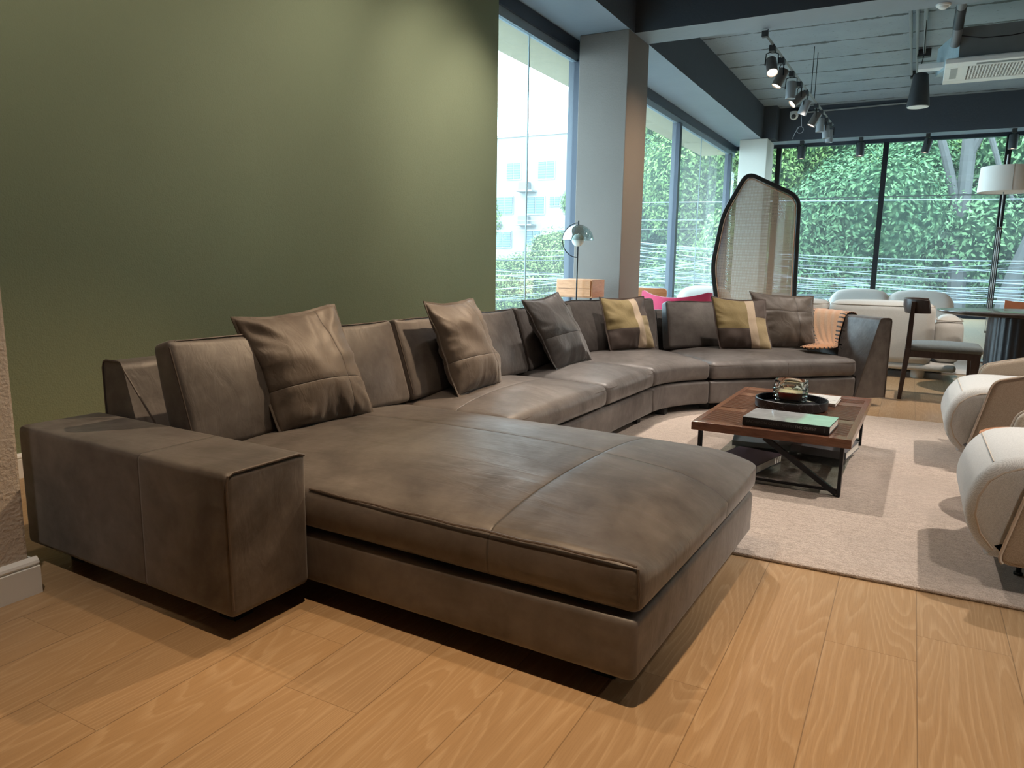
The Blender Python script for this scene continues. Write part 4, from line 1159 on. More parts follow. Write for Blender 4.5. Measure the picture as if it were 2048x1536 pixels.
# ------------------------------------------------------------------ cane screen
cs = root('cane_screen', (-1.5, 8.3, 0), 'tall irregular cane screen in a black frame standing behind the curved sofa end', 'screen')
P = roundpoly([(-1.80, 0.06), (-1.985, 1.10), (-1.90, 1.66), (-1.66, 2.11), (-1.09, 1.83), (-1.045, 0.06)], 0.13, 7)
SY0 = 8.05
fm = MB(); n = len(P); vs = []
ccx, ccz = -1.5, 1.0
for p, a, b in zip(P, P[-1:] + P[:-1], P[1:] + P[:1]):
    t = (Vector(b) - Vector(a)).normalized(); q = Vector((-t.y, t.x))
    if (Vector(p) - Vector((ccx, ccz))).dot(q) < 0: q = -q
    for w_, y in ((0.0, -0.022), (0.0, 0.022), (-0.042, 0.022), (-0.042, -0.022)): vs.append((p[0] + q.x * w_, 8.3 + y, p[1] + q.y * w_))
fs = []
for i in range(n):
    j = (i + 1) % n
    for k in range(4): fs.append((i * 4 + k, i * 4 + (k + 1) % 4, j * 4 + (k + 1) % 4, j * 4 + k))
fm.add(vs, fs); obj('frame', fm, plain('black_stained_frame', (0.014, 0.013, 0.013), 0.4), cs, angle=40, bevel=0.006)
Pi = [(vs[4 * i + 2][0], vs[4 * i + 2][2]) for i in range(n)]
def scan(poly, v, ax):
    xs = []
    for a, b in zip(poly, poly[1:] + poly[:1]):
        if (a[1 - ax] - v) * (b[1 - ax] - v) < 0:
            t = (v - a[1 - ax]) / (b[1 - ax] - a[1 - ax]); xs.append(a[ax] + t * (b[ax] - a[ax]))
    return (min(xs), max(xs)) if len(xs) >= 2 else None
cm = MB(); z = 0.1
while z < 2.08:
    r_ = scan(Pi, z, 0)
    if r_: cm.box(r_[0], r_[1], 8.297, 8.3, z - 0.0042, z + 0.0042)
    z += 0.0125
x = -1.95
while x < -1.05:
    r_ = scan(Pi, x, 1)
    if r_: cm.box(x - 0.003, x + 0.003, 8.2995, 8.3015, r_[0], r_[1])
    x += 0.0125
cane = NT('woven_cane'); ccn = cane.coord()
canem = cane.done(cane.mix(cane.noise(ccn, 40, 4, 0.7), (0.32, 0.215, 0.145), (0.52, 0.39, 0.29)), 0.7)
obj('cane_weave', cm, canem, cs, smooth=False)
Pr = [((p[0] - ccx) * 0.975 + ccx, 8.287, (p[1] - ccz) * 0.985 + ccz) for p in Pi]
obj('cane_edging', MB().tube(Pr, 0.007, 6, closed=True), plain('cane_edging', (0.42, 0.24, 0.15), 0.7), cs)
obj('base', MB().box(-1.86, -0.99, 8.12, 8.48, 0, 0.06), M['black_plastic'], cs, smooth=False, bevel=0.008)

# ------------------------------------------------------------------ floor lamps
fl = root('floor_lamp', (-3.58, 8.3, 0), 'slim black floor lamp with a smoked glass dome over a white globe, before the pillar', 'floor lamp')
lx, ly = -3.585, 8.3
obj('pole', MB().tube([(lx, ly, 0.01), (lx, ly, 1.335)], 0.009, 10), M['black_metal'], fl)
obj('base', MB().lathe([(0, 0), (0.14, 0), (0.14, 0.012), (0, 0.018)], n=32, M=Matrix.Translation((lx, ly, 0))), M['black_metal'], fl)
arcp = [(lx + 0.205 * cos(radians(a)), ly, 1.375 + 0.205 * sin(radians(a))) for a in range(90, 271, 10)]
obj('arc_arm', MB().tube(arcp, 0.006, 8), M['black_metal'], fl)
obj('top_pin', MB().tube([(lx, ly, 1.555), (lx, ly, 1.605)], 0.009, 8), M['black_metal'], fl)
pr = [(0.185 * sin(radians(a)), 1.375 + 0.185 * cos(radians(a))) for a in range(2, 91, 8)]
pr2 = [(0.182 * sin(radians(a)), 1.375 + 0.182 * cos(radians(a))) for a in range(90, 1, -8)]
obj('dome_shade', MB().lathe(pr, n=40, cx=lx, cy=ly), M['smoke_glass'], fl)
gl = [(0.075 * sin(radians(a)), 1.375 - 0.075 * cos(radians(a))) for a in range(0, 181, 12)]
obj('globe', MB().lathe(gl, n=24, cx=lx, cy=ly), plain('opal_glass', (0.75, 0.78, 0.76), 0.25), fl)
fd = root('floor_lamp', (0.87, 10.5, 0), 'tall floor lamp with a wide white drum shade and thin metal rods by the window', 'floor lamp')
dx_, dy_ = 0.87, 10.5
shade = NT('white_linen_shade'); sh_m = shade.done((0.80, 0.76, 0.70), 0.8)
obj('shade', MB().lathe([(0.30, 1.995), (0.285, 2.28), (0.281, 2.28), (0.296, 1.995)], n=48, cx=dx_, cy=dy_, closed=True), sh_m, fd)
obj('shade_seam', MB().tube([(dx_ + 0.02, dy_ - 0.301, 1.996), (dx_ + 0.02, dy_ - 0.286, 2.28)], 0.002, 4), wp, fd)
obj('diffuser', MB().lathe([(0, 2.0), (0.294, 2.0), (0.294, 2.004), (0, 2.004)], n=40, cx=dx_, cy=dy_), sh_m, fd)
silver = plain('brushed_nickel', (0.30, 0.29, 0.27), 0.35, 0.8)
obj('pole', MB().tube([(dx_ - 0.03, dy_, 0.02), (dx_ - 0.03, dy_, 2.42)], 0.006, 8), silver, fd)
for s_ in (-1, 1): obj('rod', MB().tube([(dx_ - 0.03 + 0.018 * s_, dy_, 0.35), (dx_ - 0.03 + 0.018 * s_, dy_, 1.6)], 0.0035, 6), silver, fd)
for zz in (0.36, 0.75, 1.58): obj('clamp', MB().box(dx_ - 0.055, dx_ - 0.005, dy_ - 0.012, dy_ + 0.012, zz - 0.012, zz + 0.012), silver, fd, smooth=False)
obj('base', MB().lathe([(0, 0), (0.18, 0), (0.18, 0.015), (0, 0.022)], n=32, cx=dx_, cy=dy_), silver, fd)

# ------------------------------------------------------------------ ceiling fittings
RA, RB = Vector((-1.865, 9.9, 3.9)), Vector((-1.70, 16.6, 3.9))
rail = root('track_rail', tuple(RA), 'long black lighting track hung below the grey ceiling', 'lighting track')
d = (RB - RA)
obj('rail', MB().tube([RA, RB], 0.022, 4), M['mid_grey'], rail, smooth=False)
obj('end_cap', MB().box(RA.x - 0.035, RA.x + 0.035, RA.y - 0.05, RA.y + 0.02, 3.865, 3.935), M['black_plastic'], rail, smooth=False)
for f_ in (0.02, 0.56, 0.62):
    p = RA + d * f_
    obj('hanger_wire', MB().tube([p, (p.x, p.y, ZS - 0.003)], 0.006, 5), M['black_metal'], rail)
hang = MB().tube([(-1.80, 13.6, 3.9), (-1.84, 13.62, 3.7), (-1.90, 13.65, 3.62), (-1.88, 13.65, 3.42)] + [(-1.90 + 0.055 * cos(a / 10 * 2 * pi), 13.65, 3.36 + 0.055 * sin(a / 10 * 2 * pi)) for a in range(2, 14)] + [(-1.98, 13.65, 3.31), (-2.01, 13.65, 3.22)], 0.005, 6)
obj('loose_cable', hang, M['mid_grey'], rail)
def head(p, aim, lit, label, sc_=1.0, group='spotlights on the long ceiling track', col=None, drop=0.10):
    """track spotlight: adapter on rail at p, barrel hung beneath and aimed along aim"""
    p = Vector(p); r = root('track_spotlight', tuple(p), label, 'spotlight', group)
    a = MB().box(p.x - 0.028 * sc_, p.x + 0.028 * sc_, p.y - 0.06 * sc_, p.y + 0.06 * sc_, p.z - 0.055 * sc_, p.z + 0.005)
    obj('adapter', a, M['black_plastic'], r, smooth=False, bevel=0.004)
    c = p + Vector((0, 0, -(0.055 + drop) * sc_)); ax = Vector(aim).normalized()
    s_ = ax.cross(Vector((0, 0, 1))); s_ = s_.normalized() if s_.length > 0.05 else Vector((1, 0, 0))
    for k in (-1, 1):
        obj('yoke', MB().tube([p + Vector((0, 0, -0.05 * sc_)), p + Vector((0, 0, -0.07 * sc_)) + s_ * 0.06 * k * sc_, c + s_ * 0.066 * k * sc_], 0.006 * sc_, 6), M['black_metal'], r)
    q = ax.to_track_quat('Z', 'Y').to_matrix().to_4x4()
    Mx = Matrix.Translation(c) @ q
    R_, L_ = 0.056 * sc_, 0.19 * sc_
    o = obj('barrel', MB().lathe([(0, -L_ * 0.42), (R_ * 0.92, -L_ * 0.42), (R_, -L_ * 0.38), (R_, L_ * 0.58), (R_ * 0.93, L_ * 0.58), (R_ * 0.86, L_ * 0.5), (0, L_ * 0.5)], n=28, M=Mx), col or M['mid_grey'], r, angle=35)
    obj('lens', MB().lathe([(0, L_ * 0.505), (R_ * 0.85, L_ * 0.505), (R_ * 0.85, L_ * 0.52), (0, L_ * 0.52)], n=24, M=Mx), M['lens'] if lit else M['lens_off'], r)
brz = plain('bronze_grey_barrel', (0.13, 0.115, 0.105), 0.4, 0.3); gry = plain('grey_barrel', (0.24, 0.25, 0.26), 0.5, 0.1)
HD = [(10.41, (0.22, -0.55, -0.8), 1, brz), (11.07, (-0.35, -0.2, -0.9), 1, brz), (11.87, (0, 0, -1), 0, gry), (12.58, (-0.75, -0.45, -0.75), 1, brz),
      (13.21, (-0.35, 0.1, -0.9), 0, gry), (14.36, (-0.45, -0.1, -0.9), 1, brz), (14.98, (0, 0, -1), 0, gry), (15.76, (0.12, 0, -1), 0, gry), (16.3, (0, 0, -1), 0, gry)]
ords = ['lit spotlight nearest the camera on the long track, lens glowing', 'lit bronze spotlight just beyond the nearest one, tilted left', 'unlit grey spotlight third along the long track, hanging straight',
        'lit spotlight fourth along the track, tilted far left', 'unlit grey spotlight above the loose cable coil, tilted left', 'lit spotlight sixth along the track, just past the loose cable',
        'unlit grey spotlight seventh along the track, hanging straight', 'unlit grey spotlight last but one on the long track', 'unlit grey spotlight at the far end of the long track']
for (y, aim, lit, col), lb in zip(HD, ords):
    f_ = (y - RA.y) / d.y; p = RA + d * f_
    head(p + Vector((-0.005, 0, -0.015)), aim, lit, lb, 1.25, col=col, drop=0.13)
for x, aim, lb in ((-2.54, (0, 0, -1), 'small dark spotlight on the far beam beside the far pillar'), (-1.30, (0, 0, -1), 'small dark spotlight on the far beam just left of the first mullion'),
                (0.01, (-0.2, 0, -1), 'small dark spotlight on the far beam, tilted, near the tree trunks'), (1.56, (0, 0, -1), 'small dark spotlight on the far beam at the right edge')):
    head((x, 18.75, ZB - 0.01), aim, 1, lb, 1.5, 'small spotlights under the far beam', col=M['dark_grey'], drop=0.1)

# pendant
pd = root('pendant_speaker', (-0.165, 12.6, 3.4), 'black tapered pendant hanging from the ceiling conduit', 'pendant')
obj('body', MB().lathe([(0, 3.86), (0.075, 3.86), (0.098, 3.84), (0.15, 3.42), (0.152, 3.405), (0.143, 3.40), (0.0, 3.402)], n=40, cx=-0.165, cy=12.6), M['black_plastic'], pd, angle=30)
obj('grille', MB().lathe([(0, 3.396), (0.14, 3.396), (0.14, 3.402), (0, 3.402)], n=36, cx=-0.165, cy=12.6), M['white_plastic'], pd)
obj('hanging_cord', MB().tube([(-0.165, 12.6, 3.86), (-0.175, 12.6, 3.98), (-0.155, 12.6, 4.1), (-0.165, 12.6, 4.68)], 0.006, 6), M['black_metal'], pd)
# conduits under the slab
for x, y1, lb in ((-0.365, 18.55, 'longest grey conduit along the ceiling, reaching the far beam'), (-0.28, 16.1, 'middle grey conduit on the ceiling, ending above the pendant'), (-0.175, 14.6, 'shortest grey conduit on the ceiling beside the air conditioner')):
    c_ = root('ceiling_conduit', (x, 9.9, 4.6), lb, 'conduit', 'conduits under the slab')
    obj('pipe', MB().tube([(x, 9.87, 4.6), (x, 13.3 - (x + 0.3) * 3, 4.6)], 0.026, 10), M['mid_grey'], c_)
    obj('pipe', MB().tube([(x, 13.3 - (x + 0.3) * 3, 4.6), (x, y1, 4.6)] + ([(x - 0.03, 18.57, 4.58), (x - 1.2, 18.585, 4.56), (x - 2.4, 18.585, 4.54)] if y1 > 18 else []), 0.019, 10), M['mid_grey'], c_)
    obj('junction_box', MB().box(x - 0.09, x + 0.09, 9.88, 10.04, 4.5, 4.66), M['black_plastic'], c_, smooth=False)
    obj('junction_box', MB().box(x - 0.08, x + 0.08, 11.0, 11.16, 4.57, 4.66), M['black_plastic'], c_, smooth=False)
    if y1 < 18: obj('end_box', MB().box(x - 0.1, x + 0.1, y1 - 0.07, y1 + 0.07, 4.55, 4.66), M['black_plastic'], c_, smooth=False)
# air conditioner cassette
ac = root('air_conditioner', (0.8, 12.05, 3.7), 'white ceiling cassette air conditioner with louvred grille and grey body', 'air conditioner')
X0, X1, Y0_, Y1_ = 0.115, 1.62, 11.45, 12.7
pf = MB(); pf.box(X0, X1, Y0_, Y0_ + 0.24, 3.70, 3.755); pf.box(X0, X1, Y1_ - 0.2, Y1_, 3.70, 3.755)
pf.box(X0, X0 + 0.27, Y0_ + 0.24, Y1_ - 0.2, 3.70, 3.755); pf.box(X1 - 0.27, X1, Y0_ + 0.24, Y1_ - 0.2, 3.70, 3.755)
pf.box(X0 + 0.02, X1 - 0.02, Y0_ + 0.02, Y1_ - 0.02, 3.745, 3.77)
pn = obj('panel', pf, M['white_plastic'], ac, smooth=False, bevel=0.006)
obj('air_slot', MB().box(X0 + 0.07, X0 + 0.15, Y0_ + 0.3, Y1_ - 0.35, 3.696, 3.70), plain('grey_louver', (0.33, 0.34, 0.33), 0.5), pn, smooth=False)
obj('air_slot', MB().box(X0 + 0.35, X1 - 0.35, Y0_ + 0.09, Y0_ + 0.17, 3.696, 3.70), plain('grey_louver_dark', (0.2, 0.21, 0.21), 0.5), pn, smooth=False)
gr = obj('grille', MB().box(X0 + 0.27, X1 - 0.27, Y0_ + 0.24, Y1_ - 0.2, 3.735, 3.745), M['dark_slot'], ac, smooth=False)
gb = MB(); x = X0 + 0.29
while x < X1 - 0.29: gb.box(x, x + 0.015, Y0_ + 0.26, Y1_ - 0.22, 3.705, 3.735); x += 0.036
for i in range(7): y = Y0_ + 0.26 + i * 0.126; gb.box(X0 + 0.28, X1 - 0.28, y, y + 0.014, 3.703, 3.733)
obj('louvres', gb, M['white_plastic'], gr, smooth=False)
obj('body', MB().box(X0 + 0.14, X1 - 0.1, Y0_ + 0.14, Y1_ - 0.14, 3.765, 4.16), plain('grey_sheet_body', (0.2, 0.215, 0.22), 0.5, 0.2), ac, smooth=False, bevel=0.004)
obj('side_plate', MB().prism([(X0 + 0.14, Y0_ + 0.14), (X0 + 0.14, Y1_ - 0.14), (X0 - 0.10, Y1_ - 0.10), (X0 - 0.10, Y1_ - 0.13)], 3.79, 4.16), M['galv'], ac, smooth=False, label='pale galvanised side plate')
obj('drain_tray', MB().box(X0 - 0.32, X0 + 0.1, 12.2, 12.38, 3.83, 3.90), M['white_plastic'], ac, smooth=False, bevel=0.004)
for px_, py_ in ((X0 + 0.13, Y0_ + 0.3), (X0 + 0.13, Y1_ - 0.3), (X1 - 0.2, Y0_ + 0.3), (X1 - 0.2, Y1_ - 0.3)):
    obj('threaded_rod', MB().tube([(px_, py_, 4.14), (px_, py_, ZS - 0.003)], 0.006, 6), M['black_metal'], ac)
dp = root('drain_pipe', (0.2, 10.5, 4.3), 'thick grey pipe running below the ceiling to the air conditioner', 'pipe')
obj('pipe', MB().tube([(0.22, 9.87, 4.38), (0.22, 11.0, 4.30), (0.215, 11.35, 4.20), (0.21, 11.5, 4.05), (0.20, 11.62, 3.96)], 0.055, 16), M['mid_grey'], dp)
obj('insulation', MB().tube([(0.219, 11.1, 4.275), (0.215, 11.35, 4.20), (0.212, 11.43, 4.12)], 0.061, 16), M['dark_grey'], dp)
obj('hanger_bar', MB().box(0.05, 0.40, 10.6, 10.64, 4.235, 4.27), M['black_metal'], dp, smooth=False)
for sx in (0.1, 0.36): obj('hanger_rod', MB().tube([(sx, 10.62, 4.23), (sx, 10.62, ZS)], 0.007, 6), M['black_metal'], dp)
cab = MB().tube([(0.26, 11.55, 4.05), (0.5, 11.5, 3.985), (0.8, 11.5, 3.98), (1.2, 11.5, 4.02), (1.62, 11.5, 4.08)], 0.007, 6)
tag(obj('black_cable', cab, M['black_metal']), 'thin black cable sagging across the air conditioner body', 'cable')
sd = root('smoke_detector', (0.02, 9.78, ZB), 'round white smoke detector under the cross beam', 'smoke detector')
obj('base', MB().lathe([(0, 0), (0.07, 0), (0.075, 0.012), (0.075, 0.02), (0, 0.02)], n=32, cx=0, cy=0, M=Matrix.Translation((0.02, 9.78, ZB - 0.021))), M['white_plastic'], sd)
obj('sensor', MB().lathe([(0, 0), (0.03, 0.0), (0.045, 0.01), (0.052, 0.028), (0, 0.028)], n=32, M=Matrix.Translation((0.02, 9.78, ZB - 0.049))), M['white_plastic'], sd)
sc_ = root('security_camera', (-2.73, 18.5, 4.45), 'small white dome security camera on the far beam under the track lights', 'camera')
obj('housing', MB().lathe([(0, 0.08), (0.09, 0.08), (0.095, 0.0), (0.085, -0.05), (0.05, -0.085), (0, -0.1)], n=24, M=Matrix.Translation((-2.73, 18.50, 4.48))), M['white_plastic'], sc_)
obj('lens', MB().lathe([(0, 0), (0.05, 0), (0.05, 0.02), (0, 0.03)], n=20, M=Matrix.Translation((-2.72, 18.39, 4.44)) @ Matrix.Rotation(radians(115), 4, 'X')), M['black_plastic'], sc_)

# ------------------------------------------------------------------ outdoors
GZ = -4.6
gnd = plain('street_asphalt', (0.16, 0.17, 0.17), 0.9)
struct('ground', MB().box(-120, 90, 20.6, 150, GZ - 0.3, GZ), gnd, smooth=False)
struct('ground.001', MB().box(-120, -5.4, -30, 20.6, GZ - 0.3, GZ), gnd, smooth=False)
def leafmat(name, a, b):
    t = NT(name); g = t.node('ShaderNodeNewGeometry')
    oi = t.node('ShaderNodeObjectInfo')
    f = t.math('ADD', t.math('MULTIPLY', g.outputs['Random Per Island'], 0.7), t.math('MULTIPLY', oi.outputs['Random'], 0.3))
    col = t.mix(f, a, b)
    return t.done(col, 0.9, 0, **{'Specular IOR Level': 0.05})
lm = [leafmat('leaves_blue_green', (0.030, 0.072, 0.038), (0.155, 0.245, 0.115)), leafmat('leaves_mid_green', (0.040, 0.085, 0.034), (0.215, 0.31, 0.10)), leafmat('leaves_yellow_green', (0.05, 0.085, 0.032), (0.19, 0.24, 0.08))]
bark = plain('grey_bark', (0.05, 0.048, 0.046), 0.9, bump=0.6, bscale=9)
def crown_mesh(seed, n, R, hz, leaf):
    rnd = random.Random(seed); m = MB(); blobs = []
    for i in range(16):
        a = rnd.random() * 2 * pi; q = sqrt(rnd.random()) * R * 0.72; z = (rnd.random() * 2 - 1) * hz * 0.72
        q *= sqrt(max(0.1, 1 - (z / hz) ** 2))
        blobs.append((Vector((q * cos(a), q * sin(a), z)), R * (0.26 + 0.2 * rnd.random())))
    vs = []; fs = []
    for i in range(n):
        c, r = rnd.choice(blobs)
        dv = Vector((rnd.gauss(0, 1), rnd.gauss(0, 1), rnd.gauss(0, 1))).normalized()
        p = c + dv * r * (0.80 + 0.28 * rnd.random())
        nn = (dv + Vector((rnd.gauss(0, 0.5), rnd.gauss(0, 0.5), rnd.gauss(0, 0.5) + 0.3))).normalized()
        t = nn.orthogonal().normalized(); t = (Matrix.Rotation(rnd.random() * 6.28, 3, nn) @ t); b = nn.cross(t)
        s = leaf * (0.6 + 0.8 * rnd.random())
        o = len(vs)
        vs += [p - t * s, p + b * s * 0.42 + nn * s * 0.1, p + t * s, p - b * s * 0.42 + nn * s * 0.1]
        fs.append((o, o + 1, o + 2, o + 3))
    m.add(vs, fs); return m, blobs
protos = []
for sd_ in range(4):
    cmesh, blobs = crown_mesh(20 + sd_, 56000, 4.0, 4.2, 0.072)
    me = bpy.data.meshes.new('leaves'); me.from_pydata([tuple(v) for v in cmesh.v], [], cmesh.f)
    im = MB()
    for c, r in blobs:
        n1, n2 = 26, 18; vs = []
        for i in range(n2 + 1):
            for j in range(n1):
                th = pi * i / n2; ph = 2 * pi * j / n1
                dv = Vector((sin(th) * cos(ph), sin(th) * sin(ph), cos(th)))
                q_ = c + dv * r * 0.84; vs.append(q_ + dv * r * 0.22 * noise.noise(q_ * 1.1) + dv * 0.10 * noise.noise(q_ * 4.0))
        im.add(vs, [(i * n1 + j, i * n1 + (j + 1) % n1, (i + 1) * n1 + (j + 1) % n1, (i + 1) * n1 + j) for i in range(n2) for j in range(n1)])
    me2 = bpy.data.meshes.new('inner_foliage'); me2.from_pydata([tuple(v) for v in im.v], [], im.f)
    protos.append((me, me2))
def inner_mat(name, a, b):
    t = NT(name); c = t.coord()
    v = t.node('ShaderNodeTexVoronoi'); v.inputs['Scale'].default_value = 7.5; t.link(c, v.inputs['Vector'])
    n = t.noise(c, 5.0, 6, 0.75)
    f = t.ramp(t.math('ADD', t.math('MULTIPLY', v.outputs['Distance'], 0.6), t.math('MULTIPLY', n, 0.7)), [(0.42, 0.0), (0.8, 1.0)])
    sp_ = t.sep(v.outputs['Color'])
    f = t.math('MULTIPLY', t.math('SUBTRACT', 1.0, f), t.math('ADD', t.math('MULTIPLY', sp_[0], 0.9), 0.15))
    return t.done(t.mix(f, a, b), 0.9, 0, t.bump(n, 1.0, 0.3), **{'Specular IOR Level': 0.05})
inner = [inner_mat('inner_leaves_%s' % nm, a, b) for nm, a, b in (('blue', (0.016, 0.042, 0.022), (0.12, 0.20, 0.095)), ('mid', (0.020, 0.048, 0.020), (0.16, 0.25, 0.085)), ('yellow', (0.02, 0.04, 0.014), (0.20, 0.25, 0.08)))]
TM = {}
def tree(x, y, zc, s, k, v, label, trunk=None, group='trees outside the windows', sz=1.0, core=True):
    r = root('tree', (x, y, GZ), label, 'tree', group)
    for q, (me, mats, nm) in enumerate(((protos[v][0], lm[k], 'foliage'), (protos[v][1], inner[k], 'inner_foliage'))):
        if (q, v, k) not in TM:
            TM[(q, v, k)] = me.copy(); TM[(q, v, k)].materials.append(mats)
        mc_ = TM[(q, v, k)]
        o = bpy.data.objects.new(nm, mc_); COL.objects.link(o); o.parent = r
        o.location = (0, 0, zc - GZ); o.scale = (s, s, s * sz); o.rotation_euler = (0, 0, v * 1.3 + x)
    tp = trunk or [(x, y, GZ), (x + 0.1, y, GZ + (zc - GZ) * 0.5), (x + 0.3, y + 0.1, zc + s)]
    obj('trunk', MB().tube(tp, [0.28 * s + 0.05] + [0.2 * s + 0.04] * (len(tp) - 2) + [0.08], 10), bark, r)
TREES = [
    (-8.6, 31.5, 1.2, 1.15, 0, 0, 'dense blue-green tree straight behind the left window mullion'),
    (-5.6, 28.5, 2.6, 1.05, 1, 1, 'leafy green tree filling the view right of the left mullion'),
    (-10.9, 35.5, 3.2, 1.15, 1, 2, 'bright green tree just right of the near pillar'),
    (-2.2, 27.5, 2.0, 1.05, 0, 3, 'dense green tree behind the cane screen and first far pane'),
    (0.6, 29.5, 1.2, 1.1, 1, 0, 'leafy green tree in the middle of the far windows'),
    (3.9, 28.0, 1.4, 1.1, 0, 1, 'green tree behind the white drum lamp'),
    (-5.0, 33.5, 5.0, 1.4, 0, 2, 'tall tree whose crown reaches the top of the first far pane'),
    (-0.4, 35.0, 5.2, 1.15, 0, 3, 'tall hazy tree further back in the middle pane'),
    (7.4, 31.0, 2.6, 1.3, 1, 2, 'green tree past the right edge of the far windows'),
    (-9.8, 38.0, 5.0, 1.4, 0, 1, 'tall background tree seen through the corner of the left windows'),
    (-15.2, 24.0, -1.1, 0.72, 2, 0, 'yellow-green bushy tree low in the near left window'),
    (-11.2, 24.5, -0.9, 0.68, 2, 1, 'yellow-green bushy tree beside the glass dome lamp'),
    (-20.6, 30.5, 2.2, 0.85, 1, 3, 'green tree at the left edge of the near left window'),
    (-12.7, 33.0, 3.2, 0.62, 1, 2, 'small tree between the white building and the near pillar'),
]
for x, y, zc, s, k, v, lb in TREES: tree(x, y, zc, s, k, v, lb)
tr_ = root('bare_tree', (1.3, 25.5, GZ), 'big grey tree trunk forking upward in front of the greenery, left of the drum lamp', 'tree')
obj('trunk', MB().tube([(1.4, 25.6, GZ), (1.25, 25.6, -1), (1.1, 25.6, 1.5), (1.08, 25.6, 3.2), (1.08, 25.7, 5.2), (1.15, 25.8, 7.5)], [0.32, 0.28, 0.24, 0.2, 0.2, 0.16], 10), bark, tr_)
obj('branch', MB().tube([(1.0, 25.6, 2.4), (0.85, 25.6, 3.2), (0.55, 25.5, 4.2), (0.25, 25.4, 5.1), (-0.1, 25.3, 6.0)], [0.15, 0.14, 0.12, 0.1, 0.07], 8), bark, tr_)
obj('branch', MB().tube([(1.08, 25.65, 4.2), (1.4, 25.5, 5.0), (1.7, 25.4, 5.8)], [0.12, 0.1, 0.07], 8), bark, tr_)
obj('branch', MB().tube([(2.3, 25.6, 3.0), (1.95, 25.5, 3.7), (1.6, 25.4, 4.7), (1.3, 25.4, 5.4)], [0.05, 0.07, 0.08, 0.1], 8), bark, tr_)
tr2 = root('bare_tree', (2.6, 24.6, GZ), 'leaning dark tree trunk low at the right edge of the far window', 'tree')
obj('trunk', MB().tube([(2.15, 24.6, GZ), (2.25, 24.6, -0.6), (2.5, 24.6, 1.0), (2.75, 24.6, 2.0), (3.3, 24.6, 3.4)], [0.34, 0.3, 0.24, 0.18, 0.1], 10), bark, tr2)

# white apartment block
wb = plain('white_building_render', (0.26, 0.25, 0.235), 0.8, var=0.04)
bd = root('apartment_building', (-21, 42, GZ), 'white apartment block with blue-green shutters seen through the near left window', 'building')
obj('wall', MB().box(-25.5, -16.6, 40.0, 50, GZ, 8.3), wb, bd, smooth=False)
obj('parapet', MB().box(-25.6, -16.5, 39.9, 50, 8.3, 8.45), wb, bd, smooth=False)
shut = NT('louvred_shutter'); ss = shut.sep(shut.coord('Object'))
shm = shut.done(shut.mix(shut.math('LESS_THAN', shut.math('FRACT', shut.math('MULTIPLY', ss[2], 7.0)), 0.45), (0.045, 0.085, 0.095), (0.11, 0.15, 0.155)), 0.5)
for x0, x1, z0, z1 in ((-22.0, -21.1, 5.9, 6.8), (-19.9, -18.9, 5.85, 6.8), (-22.7, -21.6, 3.9, 4.85), (-20.6, -19.5, 3.85, 4.8), (-19.1, -18.5, 4.3, 4.8), (-20.6, -19.7, 2.05, 2.85), (-22.8, -21.7, 1.9, 2.8), (-18.6, -17.7, 2.0, 2.9)):
    w_ = obj('window', MB().box(x0 - 0.06, x1 + 0.06, 39.93, 40.0, z0 - 0.06, z1 + 0.06), M['galv'], bd, smooth=False)
    xm = (x0 + x1) / 2
    obj('shutter', MB().box(x0, xm - 0.03, 39.88, 39.94, z0, z1), shm, w_, smooth=False)
    obj('shutter', MB().box(xm + 0.03, x1, 39.88, 39.94, z0, z1), shm, w_, smooth=False)
for x0, z0 in ((-21.1, 5.1), (-21.1, 3.15), (-23.4, 3.2)):
    l_ = obj('ledge', MB().box(x0, x0 + 1.1, 39.3, 40.0, z0, z0 + 0.08), wb, bd, smooth=False)
    obj('condenser_unit', MB().box(x0 + 0.1, x0 + 0.75, 39.5, 39.9, z0 + 0.08, z0 + 0.55), plain('condenser_white', (0.13, 0.135, 0.135), 0.6) if x0 == -21.1 and z0 > 5 else bpy.data.materials['condenser_white'], l_, smooth=False)
low = root('market_stall', (-15, 24, GZ), 'low orange-brown roof down in the street below the near left window', 'roof')
obj('roof', MB().box(-16.5, -11.8, 26.2, 28.2, -1.9, -1.7), plain('rust_roof', (0.14, 0.07, 0.04), 0.7), low, smooth=False)
obj('wall', MB().box(-16.2, -12.1, 26.4, 28, GZ, -1.9), wb, low, smooth=False)
bd2 = root('apartment_building', (4, 52, GZ), 'pale building glimpsed between the trunks behind the trees', 'building')
obj('wall', MB().box(-2.5, 9, 52, 58, GZ, 12), wb, bd2, smooth=False)
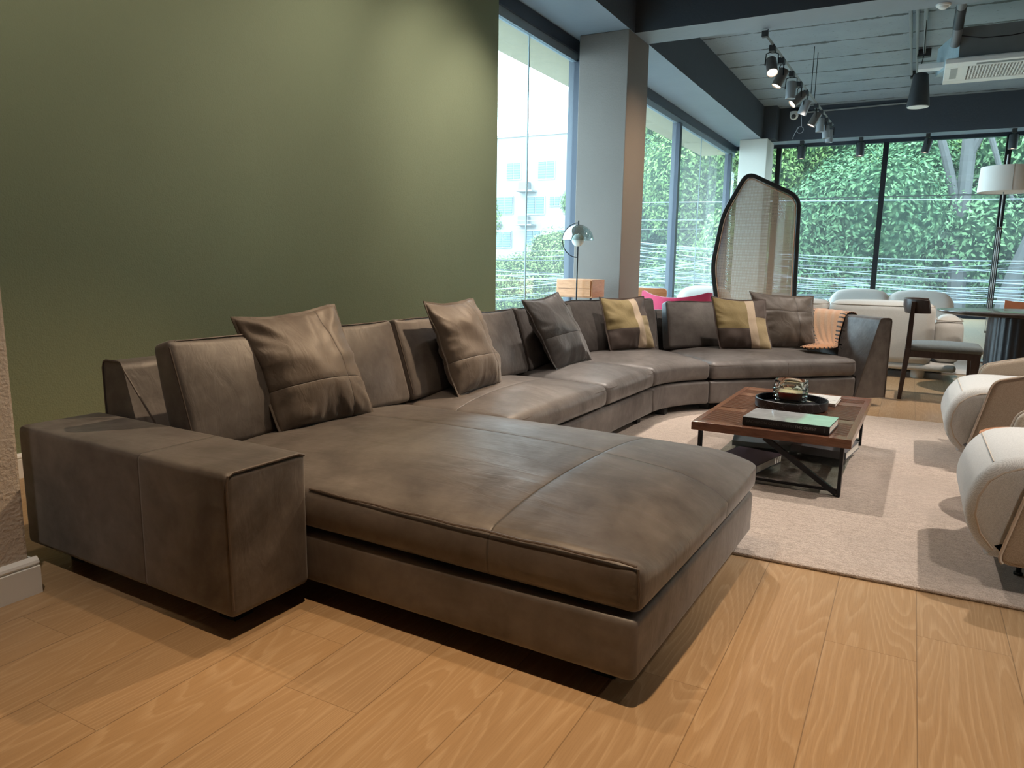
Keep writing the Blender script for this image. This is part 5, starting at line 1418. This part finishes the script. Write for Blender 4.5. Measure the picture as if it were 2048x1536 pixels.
for wz in (2.5, 5.8, 9.0):
    for wx in (0.5, 3.5, 6.5): obj('window', MB().box(wx, wx + 1.2, 51.9, 52, wz, wz + 1.5), M['galv'], bd2, smooth=False)

# overhead cables
cmat = plain('pale_cable', (0.17, 0.2, 0.215), 0.45)
cdk = plain('dark_cable', (0.03, 0.037, 0.04), 0.5)
rc = random.Random(11)
def cable(a, b, sag, r, mt, lb, grp='overhead street cables'):
    if grp == 'overhead street cables':
        kd = ('pale' if mt is cmat else 'dark') + (' thick' if r > 0.0115 else ' medium' if r > 0.0075 else ' thin')
        lb = kd + lb[4:]; grp = kd + ' ' + ('far' if 'far' in lb else 'left') + ' window cables'
    a, b = Vector(a), Vector(b); P_ = []
    for i in range(17):
        t = i / 16; p = a * (1 - t) + b * t; p.z -= sag * 4 * t * (1 - t); P_.append(p)
    tag(obj('overhead_cable', MB().tube(P_, r, 5), mt), lb, 'cable', grp)
LBF = 'thin overhead cable crossing the street outside the far windows'
LBL = 'thin overhead cable crossing outside the left windows'
for i in range(26):
    z0 = 0.15 + 1.9 * (rc.random() ** 1.4); z1 = 0.15 + 1.75 * (rc.random() ** 1.5)
    y0 = 21.6 + rc.random() * 1.8
    cable((-9.5, y0, z0), (8, y0 + rc.uniform(-0.5, 0.5), z1), 0.1 + 0.35 * rc.random(), rc.choice((0.006, 0.007, 0.009, 0.014)), cmat if rc.random() < 0.66 else cdk, LBF)
cable((-9, 22, 2.92), (8, 22, 2.70), 0.0, 0.014, cmat, 'highest pale cable running level outside the far windows', None)
for i in range(20):
    z0 = -0.35 + 1.9 * rc.random() ** 1.4; z1 = -0.2 + 1.7 * rc.random() ** 1.3
    y0 = 12 + rc.random() * 2
    cable((-13.5, y0, z0), (-4.9 - rc.random() * 2, 21.6 + rc.random(), z1 + 0.2), 0.08 + 0.25 * rc.random(), rc.choice((0.006, 0.008, 0.012)), cmat if rc.random() < 0.75 else cdk, LBL)
for z0 in (1.55, 2.1, 2.35): cable((-13, 13, z0 - 0.4), (-5.5, 21.8, z0), 0.0, 0.009, cmat, 'higher pale cable crossing outside the left windows', 'higher left cables')
